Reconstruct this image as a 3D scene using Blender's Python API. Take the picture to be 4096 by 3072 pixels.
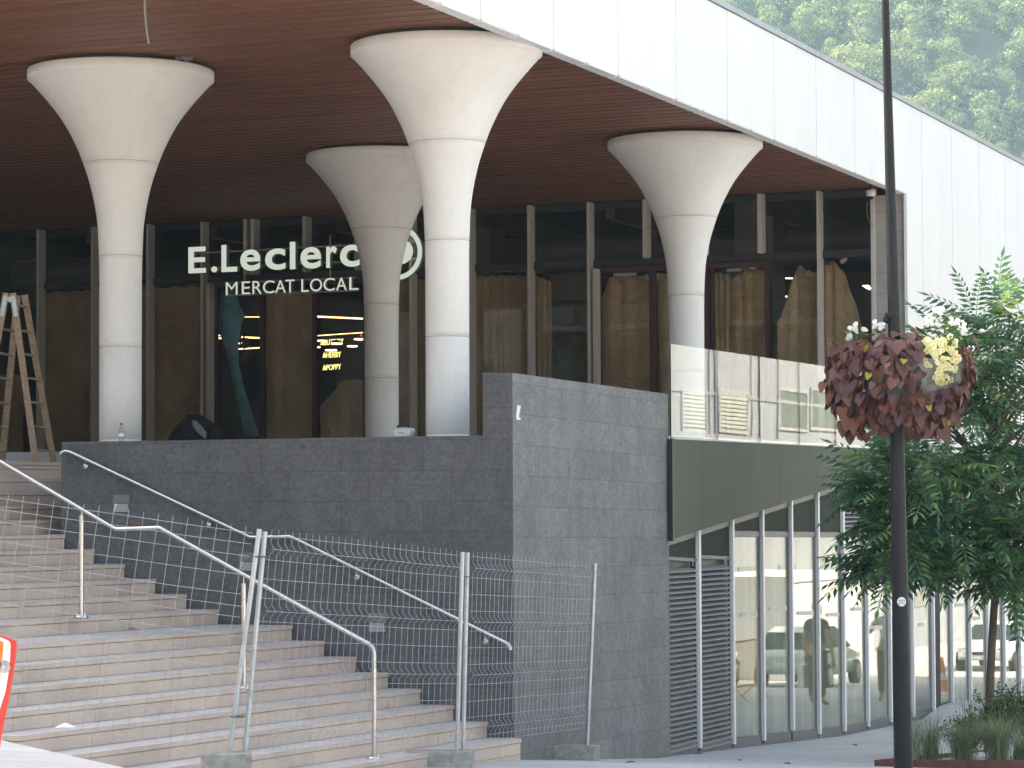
import bpy, bmesh, math, random
import numpy as np
from mathutils import Vector, Matrix
random.seed(7); rng = np.random.default_rng(7)
for o in list(bpy.data.objects): bpy.data.objects.remove(o)
SC = bpy.context.scene
COL = SC.collection
rad = math.radians
NTH = ['first', 'second', 'third', 'fourth', 'fifth', 'sixth', 'seventh', 'eighth', 'ninth', 'tenth']

# ------------------------------------------------------------------ camera
F = 11200.0                 # focal length in pixels of the 4096 px photograph
CZ = 2.5                    # camera height above the pavement at the foot of the stone wall
PITCH = math.atan(509 / F); ROLL = 0.0045
def _rx(v):
    c, s = math.cos(PITCH), math.sin(PITCH)
    return Vector((v[0], c * v[1] - s * v[2], s * v[1] + c * v[2]))
CR = _rx((math.cos(ROLL), 0, -math.sin(ROLL)))
CU = _rx((math.sin(ROLL), 0, math.cos(ROLL)))
CF = _rx((0, 1, 0))
cam = bpy.data.cameras.new('camera'); cam_o = bpy.data.objects.new('camera', cam); COL.objects.link(cam_o)
m = Matrix.Identity(4)
for i, v in enumerate((CR, CU, -CF)):
    for j in range(3): m[j][i] = v[j]
m[2][3] = CZ
cam_o.matrix_world = m
cam.sensor_width = 36; cam.lens = 36 * F / 4096
cam.clip_start = 0.1; cam.clip_end = 3000
SC.camera = cam_o

# ------------------------------------------------------------------ world, sun, exposure
SUN_DIR = Vector((-0.90, 0.436, 0)).normalized(); SUN_EL = rad(46)
w = bpy.data.worlds.new('World'); SC.world = w; w.use_nodes = True
nt = w.node_tree; nt.nodes.clear()
sky = nt.nodes.new('ShaderNodeTexSky'); sky.sky_type = 'NISHITA'; sky.sun_disc = False
sky.sun_elevation = SUN_EL; sky.sun_rotation = math.atan2(SUN_DIR.x, SUN_DIR.y)
sky.air_density = 1.0; sky.dust_density = 3.0; sky.ozone_density = 1.0
bg = nt.nodes.new('ShaderNodeBackground'); bg.inputs[1].default_value = 0.15
ow = nt.nodes.new('ShaderNodeOutputWorld')
nt.links.new(sky.outputs[0], bg.inputs[0]); nt.links.new(bg.outputs[0], ow.inputs[0])
sl = bpy.data.lights.new('sun', 'SUN'); sl.energy = 4.2; sl.angle = rad(0.5); sl.color = (1, 0.95, 0.87)
so = bpy.data.objects.new('sun', sl); COL.objects.link(so)
sd = Vector((SUN_DIR.x * math.cos(SUN_EL), SUN_DIR.y * math.cos(SUN_EL), math.sin(SUN_EL)))
so.rotation_euler = sd.to_track_quat('Z', 'Y').to_euler(); so.location = (0, 0, 60)
SC.view_settings.view_transform = 'Standard'; SC.view_settings.look = 'None'
SC.view_settings.gamma = 1; SC.view_settings.use_curve_mapping = False
SC.view_settings.exposure = 2.06
SC.view_settings.use_white_balance = True; SC.view_settings.white_balance_temperature = 9000; SC.view_settings.white_balance_tint = 12
SC.render.engine = 'CYCLES'
cy = SC.cycles
cy.use_denoising = True; cy.max_bounces = 9; cy.diffuse_bounces = 4; cy.glossy_bounces = 4
cy.transmission_bounces = 6; cy.transparent_max_bounces = 32; cy.volume_bounces = 1
cy.caustics_reflective = False; cy.caustics_refractive = False; cy.sample_clamp_indirect = 6

# ------------------------------------------------------------------ frame of the building
BA = rad(22.5); CB, SB = math.cos(BA), math.sin(BA)
Nv = Vector((CB, -SB, 0)); Bv = Vector((SB, CB, 0))     # a = to the right of the side facade, s = along the street
def W(a, s, z): return Vector((a * CB + s * SB, -a * SB + s * CB, z + CZ))   # z relative to the camera
def AS(p): return p.x * CB - p.y * SB, p.x * SB + p.y * CB, p.z - CZ
def ray(u, v): return (CR * ((u - 2048) / F) + CU * (-(v - 1536) / F) + CF)
EYE = Vector((0, 0, CZ))
def hit(u, v, p0, n):
    d = ray(u, v); return EYE + d * ((p0 - EYE).dot(n) / d.dot(n))
def hs(u, v, s): return hit(u, v, W(0, s, 0), Bv)
def ha(u, v, a): return hit(u, v, W(a, 0, 0), Nv)
def hy(u, v, y): return hit(u, v, Vector((0, y, 0)), Vector((0, 1, 0)))
def hz(u, v, z): return hit(u, v, Vector((0, 0, z + CZ)), Vector((0, 0, 1)))
GP = [(-60, -1.8), (0, -1.85), (15, -2.22), (21, -2.33), (24, -2.41), (26.1, -2.50), (30.7, -2.86), (38.6, -3.2), (50.2, -3.42), (58, -3.95), (76, -4.7), (110, -5.2), (170, -5.6)]
def g(s):
    for (s0, z0), (s1, z1) in zip(GP, GP[1:]):
        if s <= s1: return z0 + (z1 - z0) * max(0, (s - s0)) / (s1 - s0)
    return GP[-1][1]

# ------------------------------------------------------------------ mesh builder
class MB:
    def __init__(s): s.v = []; s.f = []; s.m = []; s.sm = []
    def add(s, vs, fs, mi=0, smooth=False):
        b = len(s.v); s.v += [tuple(x) for x in vs]
        for f in fs: s.f.append(tuple(i + b for i in f)); s.m.append(mi); s.sm.append(smooth)
        return s
    def hexa(s, p, mi=0):
        return s.add(p, [(0, 3, 2, 1), (4, 5, 6, 7), (0, 1, 5, 4), (1, 2, 6, 5), (2, 3, 7, 6), (3, 0, 4, 7)], mi)
    def box(s, c, sx, sy, sz, X=Vector((1, 0, 0)), Y=Vector((0, 1, 0)), Z=Vector((0, 0, 1)), mi=0):
        p = []
        for dz in (-.5, .5):
            for dx, dy in ((-.5, -.5), (.5, -.5), (.5, .5), (-.5, .5)):
                p.append(c + X * dx * sx + Y * dy * sy + Z * dz * sz)
        return s.hexa(p, mi)
    def abox(s, a0, a1, s0, s1, z0, z1, mi=0):       # box in the building frame
        p = [W(a, q, z) for z in (z0, z1) for a, q in ((a0, s0), (a1, s0), (a1, s1), (a0, s1))]
        return s.hexa(p, mi)
    def prism(s, poly, ext, mi=0):                   # flat polygon extruded by a vector
        n = len(poly); vs = list(poly) + [p + ext for p in poly]
        fs = [tuple(range(n))[::-1], tuple(range(n, 2 * n))] + [(i, (i + 1) % n, n + (i + 1) % n, n + i) for i in range(n)]
        return s.add(vs, fs, mi)
    def tube(s, pts, r, n=8, mi=0, smooth=True, cap=True):
        pts = [Vector(p) for p in pts]; rs = r if isinstance(r, (list, tuple)) else [r] * len(pts)
        vs = []; fs = []; up = None
        for i, p in enumerate(pts):
            d = (pts[min(i + 1, len(pts) - 1)] - pts[max(i - 1, 0)]).normalized()
            if up is None:
                up = Vector((0, 0, 1)) if abs(d.z) < .9 else Vector((1, 0, 0))
            x = d.cross(up).normalized(); y = x.cross(d).normalized(); up = y
            for k in range(n):
                t = 2 * math.pi * (k + .5) / n; vs.append(p + (x * math.cos(t) + y * math.sin(t)) * rs[i])
        for i in range(len(pts) - 1):
            for k in range(n):
                fs.append((i * n + k, i * n + (k + 1) % n, (i + 1) * n + (k + 1) % n, (i + 1) * n + k))
        s.add(vs, fs, mi, smooth)
        if cap: s.add(vs[:n], [tuple(range(n))[::-1]], mi); s.add(vs[-n:], [tuple(range(n))], mi)
        return s
    def lathe(s, c, prof, n=48, mi=0, smooth=True, axis=Vector((0, 0, 1)), X=Vector((1, 0, 0)), rx=1, ry=1):
        Y = axis.cross(X); vs = []; fs = []
        for r, z in prof:
            for k in range(n):
                t = 2 * math.pi * k / n; vs.append(c + axis * z + X * (math.cos(t) * r * rx) + Y * (math.sin(t) * r * ry))
        for i in range(len(prof) - 1):
            for k in range(n): fs.append((i * n + k, i * n + (k + 1) % n, (i + 1) * n + (k + 1) % n, (i + 1) * n + k))
        s.add(vs, fs, mi, smooth); return s
    def build(s, name, mats, parent=None, bevel=0, auto=None):
        me = bpy.data.meshes.new(name); me.from_pydata([tuple(v) for v in s.v], [], s.f)
        if not isinstance(mats, (list, tuple)): mats = [mats]
        for mm in mats: me.materials.append(mm)
        me.polygons.foreach_set('material_index', s.m); me.polygons.foreach_set('use_smooth', s.sm)
        me.update()
        o = bpy.data.objects.new(name, me); COL.objects.link(o)
        if parent:
            o.parent = parent; o.matrix_parent_inverse = parent.matrix_basis.inverted()
        if bevel:
            b = o.modifiers.new('bevel', 'BEVEL'); b.width = bevel; b.segments = 2; b.limit_method = 'ANGLE'
        return o
def mesh_np(name, verts, faces, mats, midx=None, parent=None, smooth=False):
    me = bpy.data.meshes.new(name)
    me.from_pydata(verts.tolist(), [], faces.tolist())
    if not isinstance(mats, (list, tuple)): mats = [mats]
    for mm in mats: me.materials.append(mm)
    if midx is not None: me.polygons.foreach_set('material_index', np.asarray(midx, dtype=np.int32))
    if smooth: me.polygons.foreach_set('use_smooth', [True] * len(me.polygons))
    me.update(); o = bpy.data.objects.new(name, me); COL.objects.link(o)
    if parent: o.parent = parent; o.matrix_parent_inverse = parent.matrix_basis.inverted()
    return o
def tag(o, label=None, cat=None, group=None, kind=None):
    if label: o['label'] = label
    if cat: o['category'] = cat
    if group: o['group'] = group
    if kind: o['kind'] = kind
    return o
def thing(name, label, cat, loc, group=None):
    o = bpy.data.objects.new(name, None); COL.objects.link(o); o.location = loc; o.empty_display_size = .2
    return tag(o, label, cat, group)

# ------------------------------------------------------------------ materials
class MT:
    def __init__(s, name):
        s.m = bpy.data.materials.new(name); s.m.use_nodes = True; s.t = s.m.node_tree; s.t.nodes.clear()
        s.out = s.t.nodes.new('ShaderNodeOutputMaterial')
    def n(s, ty, **kw):
        x = s.t.nodes.new('ShaderNode' + ty)
        for k, v in kw.items():
            if k.startswith('_'): x.inputs[k[1:].replace('_', ' ')].default_value = v
            else: setattr(x, k, v)
        return x
    def l(s, a, b): s.t.links.new(a, b)
    def bsdf(s, rough=.6, metal=0, spec=.5, **kw):
        b = s.n('BsdfPrincipled'); b.inputs['Roughness'].default_value = rough; b.inputs['Metallic'].default_value = metal
        b.inputs['Specular IOR Level'].default_value = spec
        s.l(b.outputs[0], s.out.inputs[0]); s.b = b; return b
    def pos(s):
        g_ = s.n('NewGeometry'); return g_.outputs['Position']
    def noise(s, scale, detail=4, rough=.6, vec=None, dist=0):
        x = s.n('TexNoise'); x.inputs['Scale'].default_value = scale; x.inputs['Detail'].default_value = detail
        x.inputs['Roughness'].default_value = rough; x.inputs['Distortion'].default_value = dist
        s.l(vec if vec else s.pos(), x.inputs['Vector']); return x.outputs['Fac']
    def ramp(s, fac, stops):
        x = s.n('ValToRGB'); r = x.color_ramp
        while len(r.elements) < len(stops): r.elements.new(.5)
        for e, (p, c) in zip(r.elements, stops): e.position = p; e.color = (*c, 1) if len(c) == 3 else c
        s.l(fac, x.inputs[0]); return x.outputs[0]
    def mix(s, f, a, b, mode='MIX'):
        x = s.n('Mix', data_type='RGBA', blend_type=mode)
        for inp, val in ((x.inputs[0], f), (x.inputs[6], a), (x.inputs[7], b)):
            if hasattr(val, 'is_linked') or hasattr(val, 'links'): s.l(val, inp)
            elif isinstance(val, (int, float)): inp.default_value = val
            else: inp.default_value = (*val, 1)
        return x.outputs[2]
    def math(s, op, a, b=0.0):
        x = s.n('Math', operation=op)
        for inp, val in ((x.inputs[0], a), (x.inputs[1], b)):
            if isinstance(val, (int, float)): inp.default_value = val
            else: s.l(val, inp)
        return x.outputs[0]
    def bump(s, h, strength=.3, dist=.01):
        x = s.n('Bump'); x.inputs['Strength'].default_value = strength; x.inputs['Distance'].default_value = dist
        s.l(h, x.inputs['Height']); s.l(x.outputs[0], s.b.inputs['Normal']); return x
    def dot(s, vec, d):
        x = s.n('VectorMath', operation='DOT_PRODUCT'); s.l(vec, x.inputs[0]); x.inputs[1].default_value = d; return x.outputs['Value']
    def comb(s, x_, y_, z_=0.0):
        c = s.n('CombineXYZ')
        for i, v in enumerate((x_, y_, z_)):
            if isinstance(v, (int, float)): c.inputs[i].default_value = v
            else: s.l(v, c.inputs[i])
        return c.outputs[0]

def simple(name, col, rough=.6, metal=0, spec=.5, var=.12, scale=6, bump=0, bscale=60):
    t = MT(name); t.bsdf(rough, metal, spec)
    lo = tuple(c * (1 - var) for c in col); hi = tuple(min(1, c * (1 + var)) for c in col)
    t.l(t.ramp(t.noise(scale, 5), [(.3, lo), (.7, hi)]), t.b.inputs['Base Color'])
    if bump: t.bump(t.noise(bscale, 3), bump, .005)
    return t.m
def leafy(name, cols, rough=.5, trans=.25, scale=3):
    t = MT(name)
    n_ = t.n('TexNoise'); n_.inputs['Scale'].default_value = scale; n_.inputs['Detail'].default_value = 3
    t.l(t.pos(), n_.inputs['Vector'])
    gi = t.n('NewGeometry')
    f = t.math('ADD', t.math('MULTIPLY', n_.outputs['Fac'], .6), t.math('MULTIPLY', gi.outputs['Random Per Island'], .4))
    k = len(cols); c = t.ramp(f, [(.25 + .5 * i / (k - 1), cols[i]) for i in range(k)])
    b = t.bsdf(rough, 0, .4); t.l(c, b.inputs['Base Color'])
    tr = t.n('BsdfTranslucent'); t.l(c, tr.inputs[0]); mx = t.n('MixShader'); mx.inputs[0].default_value = trans
    t.l(b.outputs[0], mx.inputs[1]); t.l(tr.outputs[0], mx.inputs[2]); t.l(mx.outputs[0], t.out.inputs[0])
    return t.m
def emis(name, col, st):
    t = MT(name); e = t.n('Emission'); e.inputs[0].default_value = (*col, 1); e.inputs[1].default_value = st
    t.l(e.outputs[0], t.out.inputs[0]); return t.m
def glass(name, tint=(.93, .96, .95), ior=1.5, wave=0.0, wscale=1.0, rough=0.0, dirt=0.0):
    t = MT(name)
    gi = t.n('NewGeometry'); fr = t.n('Fresnel')
    t.l(t.math('ADD', t.math('MULTIPLY', gi.outputs['Backfacing'], 1 / ior - ior), ior), fr.inputs['IOR'])
    tr = t.n('BsdfTransparent'); tr.inputs[0].default_value = (*tint, 1)
    gl = t.n('BsdfGlossy'); gl.inputs['Roughness'].default_value = rough; gl.inputs[0].default_value = (1, 1, 1, 1)
    if wave:
        b = t.n('Bump'); b.inputs['Strength'].default_value = 1; b.inputs['Distance'].default_value = wave
        t.l(t.noise(wscale, 1.5, .4), b.inputs['Height']); t.l(b.outputs[0], gl.inputs['Normal'])
    mx = t.n('MixShader'); t.l(fr.outputs[0], mx.inputs[0]); t.l(tr.outputs[0], mx.inputs[1]); t.l(gl.outputs[0], mx.inputs[2])
    o = mx.outputs[0]
    if dirt:
        df = t.n('BsdfDiffuse'); df.inputs[0].default_value = (.6, .62, .6, 1); m2 = t.n('MixShader')
        t.l(t.math('MULTIPLY', t.noise(.8, 5, .7), dirt), m2.inputs[0]); t.l(o, m2.inputs[1]); t.l(df.outputs[0], m2.inputs[2]); o = m2.outputs[0]
    t.l(o, t.out.inputs[0]); return t.m

def slab_stone(name, axis, base, bw=.94, rh=.3155, zo=0.0, slope=0.0, contrast=.14, ao=0.0):
    t = MT(name); t.bsdf(.72, 0, .35); p = t.pos()
    A_ = t.dot(p, tuple(axis)); z = t.dot(p, (0, 0, 1))
    zz = t.math('ADD', z, t.math('MULTIPLY', A_, slope)); zz = t.math('ADD', zz, zo); A2 = t.math('ADD', A_, ao)
    br = t.n('TexBrick', offset=.34, offset_frequency=2, squash=1)
    br.inputs['Scale'].default_value = 1; br.inputs['Mortar Size'].default_value = .0035; br.inputs['Mortar Smooth'].default_value = .3
    br.inputs['Brick Width'].default_value = bw; br.inputs['Row Height'].default_value = rh; br.inputs['Bias'].default_value = 0
    br.inputs['Color1'].default_value = (*[c * .93 for c in base], 1); br.inputs['Color2'].default_value = (*[c * 1.06 for c in base], 1)
    br.inputs['Mortar'].default_value = (*[c * .55 for c in base], 1)
    t.l(t.comb(A2, zz), br.inputs['Vector'])
    sp = t.ramp(t.noise(26, 8, .82), [(.30, (.55,) * 3), (.5, (1,) * 3), (.70, (1.45,) * 3)])
    sp = t.mix(1.0, sp, t.ramp(t.noise(7, 5, .7), [(.3, (.86,) * 3), (.7, (1.14,) * 3)]), 'MULTIPLY')
    c = t.mix(1.0, br.outputs[0], sp, 'MULTIPLY')
    st = t.ramp(t.noise(1.2, 6, .65, vec=t.comb(t.math('MULTIPLY', A_, 1.6), t.math('MULTIPLY', z, .7))), [(.3, (1 - contrast,) * 3), (.7, (1 + contrast,) * 3)])
    c = t.mix(1.0, c, st, 'MULTIPLY')
    t.l(c, t.b.inputs['Base Color']); t.bump(t.noise(120, 3), .25, .003)
    return t.m

def granite(name, base, light, dark, axis=None, joint=None, rh=.2, zo=0, bw=1.1):
    t = MT(name); t.bsdf(.42, 0, .5)
    n1 = t.ramp(t.noise(38, 8, .85), [(.30, dark), (.45, base), (.58, base), (.70, light)])
    st = t.ramp(t.noise(1.5, 7, .75), [(.25, (.74, .73, .71)), (.5, (1,) * 3), (.75, (1.08, 1.08, 1.08))])
    c = t.mix(1.0, n1, st, 'MULTIPLY')
    if axis is not None:
        p = t.pos(); br = t.n('TexBrick', offset=.5, offset_frequency=2)
        br.inputs['Scale'].default_value = 1; br.inputs['Mortar Size'].default_value = .004; br.inputs['Mortar Smooth'].default_value = .2
        br.inputs['Brick Width'].default_value = bw; br.inputs['Row Height'].default_value = rh
        br.inputs['Color1'].default_value = (.93, .92, .92, 1); br.inputs['Color2'].default_value = (1.05, 1.04, 1.02, 1); br.inputs['Mortar'].default_value = (.55, .5, .48, 1)
        t.l(t.comb(t.dot(p, tuple(axis)), t.math('ADD', t.dot(p, (0, 0, 1)), zo)), br.inputs['Vector'])
        c = t.mix(1.0, c, br.outputs[0], 'MULTIPLY')
    t.l(c, t.b.inputs['Base Color']); t.bump(t.noise(150, 3), .3, .003)
    return t.m

def timber():
    t = MT('stained_timber'); t.bsdf(.55, 0, .35); p = t.pos()
    a = t.dot(p, tuple(Nv)); s = t.dot(p, tuple(Bv))
    idx = t.math('FLOOR', t.math('MULTIPLY', s, 1 / .15))
    wn = t.n('TexWhiteNoise', noise_dimensions='2D')
    seg = t.math('FLOOR', t.math('ADD', t.math('MULTIPLY', a, .25), t.math('MULTIPLY', t.math('SINE', t.math('MULTIPLY', idx, 12.9)), 3)))
    t.l(t.comb(idx, seg), wn.inputs['Vector'])
    grain = t.noise(1, 6, .6, vec=t.comb(t.math('MULTIPLY', a, 3), t.math('MULTIPLY', s, 60), idx))
    c = t.ramp(grain, [(.3, (.155, .058, .034)), (.7, (.25, .104, .064))])
    v = t.ramp(wn.outputs['Value'], [(0, (.82, .8, .78)), (1, (1.16, 1.14, 1.1))])
    c = t.mix(1.0, c, v, 'MULTIPLY')
    vo = t.n('TexVoronoi', feature='F1'); vo.inputs['Scale'].default_value = 1
    t.l(t.comb(t.math('MULTIPLY', a, 1.5), t.math('MULTIPLY', s, 3.33)), vo.inputs['Vector'])
    kn = t.ramp(vo.outputs['Distance'], [(.05, (.22, .2, .2)), (.10, (1, 1, 1))])
    c = t.mix(1.0, c, kn, 'MULTIPLY')
    t.l(c, t.b.inputs['Base Color']); return t.m

def concrete_white():
    t = MT('cast_concrete'); t.bsdf(.62, 0, .35)
    c = t.ramp(t.noise(1.3, 7, .7), [(.25, (.74, .705, .67)), (.5, (.79, .765, .735)), (.75, (.82, .80, .775))])
    p = t.pos(); sx = t.n('VectorMath', operation='MULTIPLY'); t.l(p, sx.inputs[0]); sx.inputs[1].default_value = (5, 5, .45)
    c = t.mix(1.0, c, t.ramp(t.noise(1, 6, .7, vec=sx.outputs[0]), [(.28, (.95, .945, .935)), (.5, (1,) * 3), (.75, (1.01,) * 3)]), 'MULTIPLY')
    pr = t.n('TexVoronoi', feature='F1'); pr.inputs['Scale'].default_value = 9; t.l(p, pr.inputs['Vector'])
    c = t.mix(1.0, c, t.ramp(pr.outputs['Distance'], [(.02, (.85, .84, .82)), (.05, (1,) * 3)]), 'MULTIPLY')
    c2 = t.ramp(t.noise(40, 4, .7), [(.3, (.93,) * 3), (.7, (1.04,) * 3)])
    t.l(t.mix(1.0, c, c2, 'MULTIPLY'), t.b.inputs['Base Color']); t.bump(t.noise(80, 3), .12, .002); return t.m

def cladding():
    t = MT('white_cladding'); t.bsdf(.45, 0, .4); p = t.pos()
    st = t.noise(1, 5, .6, vec=t.comb(t.math('MULTIPLY', t.dot(p, tuple(Bv)), 2.2), t.math('MULTIPLY', t.dot(p, (0, 0, 1)), .35)))
    c = t.ramp(st, [(.25, (.76, .76, .76)), (.6, (.80, .80, .80)), (.8, (.81, .81, .81))])
    wn = t.n('TexWhiteNoise', noise_dimensions='1D'); t.l(t.math('FLOOR', t.math('MULTIPLY', t.math('ADD', t.dot(p, tuple(Bv)), 1.26), 1 / 1.04)), wn.inputs['W'])
    c = t.mix(1.0, c, t.ramp(wn.outputs['Value'], [(0, (.955,) * 3), (1, (1.0,) * 3)]), 'MULTIPLY')
    t.l(c, t.b.inputs['Base Color']); return t.m

def paving():
    t = MT('grey_paving'); t.bsdf(.8, 0, .3); p = t.pos()
    n1 = t.noise(.5, 7, .65); n2 = t.noise(1, 5, .7, vec=t.comb(t.math('MULTIPLY', t.dot(p, tuple(Nv)), .8), t.math('MULTIPLY', t.dot(p, tuple(Bv)), 9)))
    n3 = t.noise(60, 4, .7)
    c = t.ramp(n1, [(.3, (.42, .43, .44)), (.7, (.52, .53, .54))])
    c = t.mix(1.0, c, t.ramp(n2, [(.3, (.88,) * 3), (.7, (1.08,) * 3)]), 'MULTIPLY')
    c = t.mix(1.0, c, t.ramp(n3, [(.3, (.88,) * 3), (.7, (1.1,) * 3)]), 'MULTIPLY')
    br = t.n('TexBrick', offset=.5, offset_frequency=2); br.inputs['Scale'].default_value = 1; br.inputs['Mortar Size'].default_value = .005; br.inputs['Brick Width'].default_value = 1.2; br.inputs['Row Height'].default_value = .6
    br.inputs['Color1'].default_value = (.94, .94, .94, 1); br.inputs['Color2'].default_value = (1.05, 1.05, 1.05, 1); br.inputs['Mortar'].default_value = (.7, .7, .7, 1)
    t.l(t.comb(t.dot(p, tuple(Nv)), t.dot(p, tuple(Bv))), br.inputs['Vector']); c = t.mix(1.0, c, br.outputs[0], 'MULTIPLY')
    t.l(c, t.b.inputs['Base Color']); t.bump(n3, .3, .004); return t.m

M = {}
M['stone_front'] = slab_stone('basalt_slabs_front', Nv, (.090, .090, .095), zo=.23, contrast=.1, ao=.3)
M['stone_side'] = slab_stone('basalt_slabs_side_lit', Bv, (.19, .19, .193), zo=.0, slope=.011, contrast=.16)  # same basalt as the front, street side light put into a lighter colour
M['conc'] = concrete_white(); M['clad'] = cladding(); M['timber'] = timber(); M['pave'] = paving()
M['joint'] = simple('joint_sealant', (.42, .36, .28), .8)
M['coping'] = simple('coping_metal', (.42, .43, .46), .35, .6)
M['mull'] = simple('mullion_aluminium', (.56, .52, .48), .5, .1, var=.05)
M['mull_w'] = simple('white_mullion_cap', (.84, .85, .86), .35, 0, var=.03)
M['frame_d'] = simple('dark_frame', (.035, .036, .04), .4, .3, var=.1)
M['frame_g'] = simple('grey_frame', (.13, .133, .15), .4, .3, var=.08)
M['door'] = simple('brown_door_frame', (.075, .028, .026), .4, .2, var=.1)
M['steel'] = simple('brushed_stainless', (.62, .61, .60), .22, 1.0, var=.06, scale=20)
M['galv'] = simple('galvanised_steel', (.50, .53, .55), .42, .75, var=.15, scale=9)
M['wire'] = simple('galvanised_wire', (.40, .42, .45), .45, .6, var=.1)
M['block'] = simple('rough_concrete', (.33, .32, .29), .9, 0, .2, var=.25, scale=14, bump=.5, bscale=60)
M['black'] = simple('black_paint', (.014, .0145, .017), .45, 0, .28, var=.15)
M['dark'] = simple('dark_interior', (.05, .05, .052), .9, var=.2)
M['kraft'] = None
def kraft():
    t = MT('kraft_paper'); t.bsdf(.8, 0, .2); p = t.pos()
    c = t.ramp(t.noise(.9, 6, .6), [(.3, (.46, .33, .20)), (.5, (.60, .45, .29)), (.7, (.74, .58, .41))])
    t.l(c, t.b.inputs['Base Color']); t.bump(t.noise(2.6, 6, .7, dist=1.2), 1.0, .14); return t.m
M['kraft'] = kraft()
M['granite'] = granite('pink_granite', (.40, .355, .325), (.55, .5, .47), (.20, .17, .16))
M['pier'] = granite('grey_granite', (.36, .34, .325), (.5, .48, .46), (.17, .16, .16), axis=Nv, rh=.335, bw=3)
def green_panel():
    t = MT('green_metal_panel'); t.bsdf(.5, 0, .06)
    c = t.ramp(t.noise(.7, 3), [(.3, (.078, .095, .074)), (.7, (.10, .118, .094))]); t.l(c, t.b.inputs['Base Color'])
    t.bump(t.noise(1.1, 1.5, .4), .25, .05); return t.m
M['gpanel'] = green_panel()
M['glass_up'] = glass('shopfront_glass', (.92, .90, .86), 1.38, .0006, .8)
M['glass_lo'] = glass('street_window_glass', (.88, .90, .86), 2.1, .0004, .9)
M['glass_rail'] = glass('balustrade_glass', (.95, .98, .97), 1.85, .00035, 1.1)
M['gedge'] = simple('glass_edge', (.008, .03, .028), .5, 0, .3)
M['curtain'] = simple('pale_curtain', (.60, .62, .52), .8, var=.1, scale=3)
M['white_em'] = emis('sign_face', (.70, .92, 1.0), .17)
M['sign_side'] = simple('sign_returns', (.34, .35, .35), .5)
M['warm_em'] = emis('warm_strip', (1, .72, .42), 1.1)
M['cool_em'] = emis('pendant_glow', (1, .93, .75), 1.6)
M['neon'] = emis('menu_letters', (.95, 1, .45), .42)
M['neon_w'] = emis('white_letters', (.9, 1, .9), .5)
M['wood_l'] = simple('weathered_wood', (.34, .235, .165), .75, var=.35, scale=25)
M['bark'] = simple('bark', (.13, .095, .07), .9, var=.3, scale=30, bump=.5)
M['tree'] = leafy('dark_green_leaflets', [(.028, .10, .065), (.06, .175, .10), (.11, .25, .11), (.26, .40, .12)], .42, .4, 1.6)
M['purple'] = leafy('purple_heart_leaves', [(.06, .022, .026), (.11, .050, .055), (.15, .075, .07), (.16, .07, .045), (.18, .04, .03)], .5, .2, 7)
M['lime'] = leafy('lime_leaves', [(.3, .32, .04), (.45, .45, .06)], .5, .3)
M['petal'] = leafy('cream_petals', [(.75, .72, .42), (.85, .82, .55)], .6, .3)
M['petal_y'] = simple('yellow_throat', (.7, .45, .05), .6)
M['petal_w'] = leafy('white_petals', [(.8, .8, .76), (.88, .88, .85)], .6, .3)
M['fol'] = leafy('green_stems', [(.05, .12, .03), (.1, .2, .05)], .5, .3)
M['shrub'] = leafy('shrub_leaves', [(.03, .075, .03), (.06, .13, .045), (.11, .2, .06)], .5, .25, 5)
M['grass'] = leafy('fine_grass', [(.09, .15, .08), (.2, .27, .14), (.42, .42, .27)], .6, .3, 6)
M['corten'] = simple('corten_steel', (.14, .055, .04), .8, .2, var=.3, scale=8)
M['gravel'] = simple('gravel', (.35, .36, .37), .9, var=.4, scale=50, bump=1, bscale=60)
M['forest'] = leafy('hillside_leaves', [(.05, .12, .055), (.11, .21, .08), (.20, .31, .11), (.38, .38, .15)], .6, .35, .03)
M['hill'] = simple('hill_soil', (.05, .075, .035), .95, var=.3, scale=.05)
M['white_p'] = simple('white_plastic', (.72, .72, .72), .4, var=.04)
M['red_p'] = simple('red_plastic', (.55, .035, .03), .3, var=.06)
M['orange_p'] = simple('orange_plastic', (.75, .16, .02), .3, var=.06)
M['grey_p'] = simple('grey_plastic', (.3, .3, .3), .4)
M['paper'] = simple('white_paper', (.78, .78, .78), .7, var=.05)

# ------------------------------------------------------------------ text
def text_verts(ch, bold=0.0, ext=0.0, shear=0.0):
    c = bpy.data.curves.new('t', 'FONT'); c.body = ch; c.offset = bold; c.extrude = ext; c.shear = shear; c.resolution_u = 6
    o = bpy.data.objects.new('t', c); COL.objects.link(o)
    dg = bpy.context.evaluated_depsgraph_get(); me = bpy.data.meshes.new_from_object(o.evaluated_get(dg))
    v = np.array([x.co[:] for x in me.vertices]); f = [tuple(p.vertices) for p in me.polygons]; nz = [p.normal.z for p in me.polygons]
    bpy.data.objects.remove(o); bpy.data.curves.remove(c); bpy.data.meshes.remove(me)
    return v, f, nz
def glyph(mb, ch, bl, br, tl, depth, bold=0.0, shear=0.0, front=0, side=1):
    """fit one glyph or word into the parallelogram bl, br, tl and extrude it away by the vector depth"""
    v, f, nz = text_verts(ch, bold, .5, shear)
    lo = v.min(0); hi = v.max(0); q = (v - lo) / (hi - lo)
    X = br - bl; Y = tl - bl
    vs = [bl + X * a + Y * b + depth * (1 - c) for a, b, c in q]
    base = len(mb.v); mb.v += [tuple(x) for x in vs]
    for ff, n_ in zip(f, nz):
        mb.f.append(tuple(i + base for i in ff)); mb.m.append(front if n_ > .5 else side); mb.sm.append(False)

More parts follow.
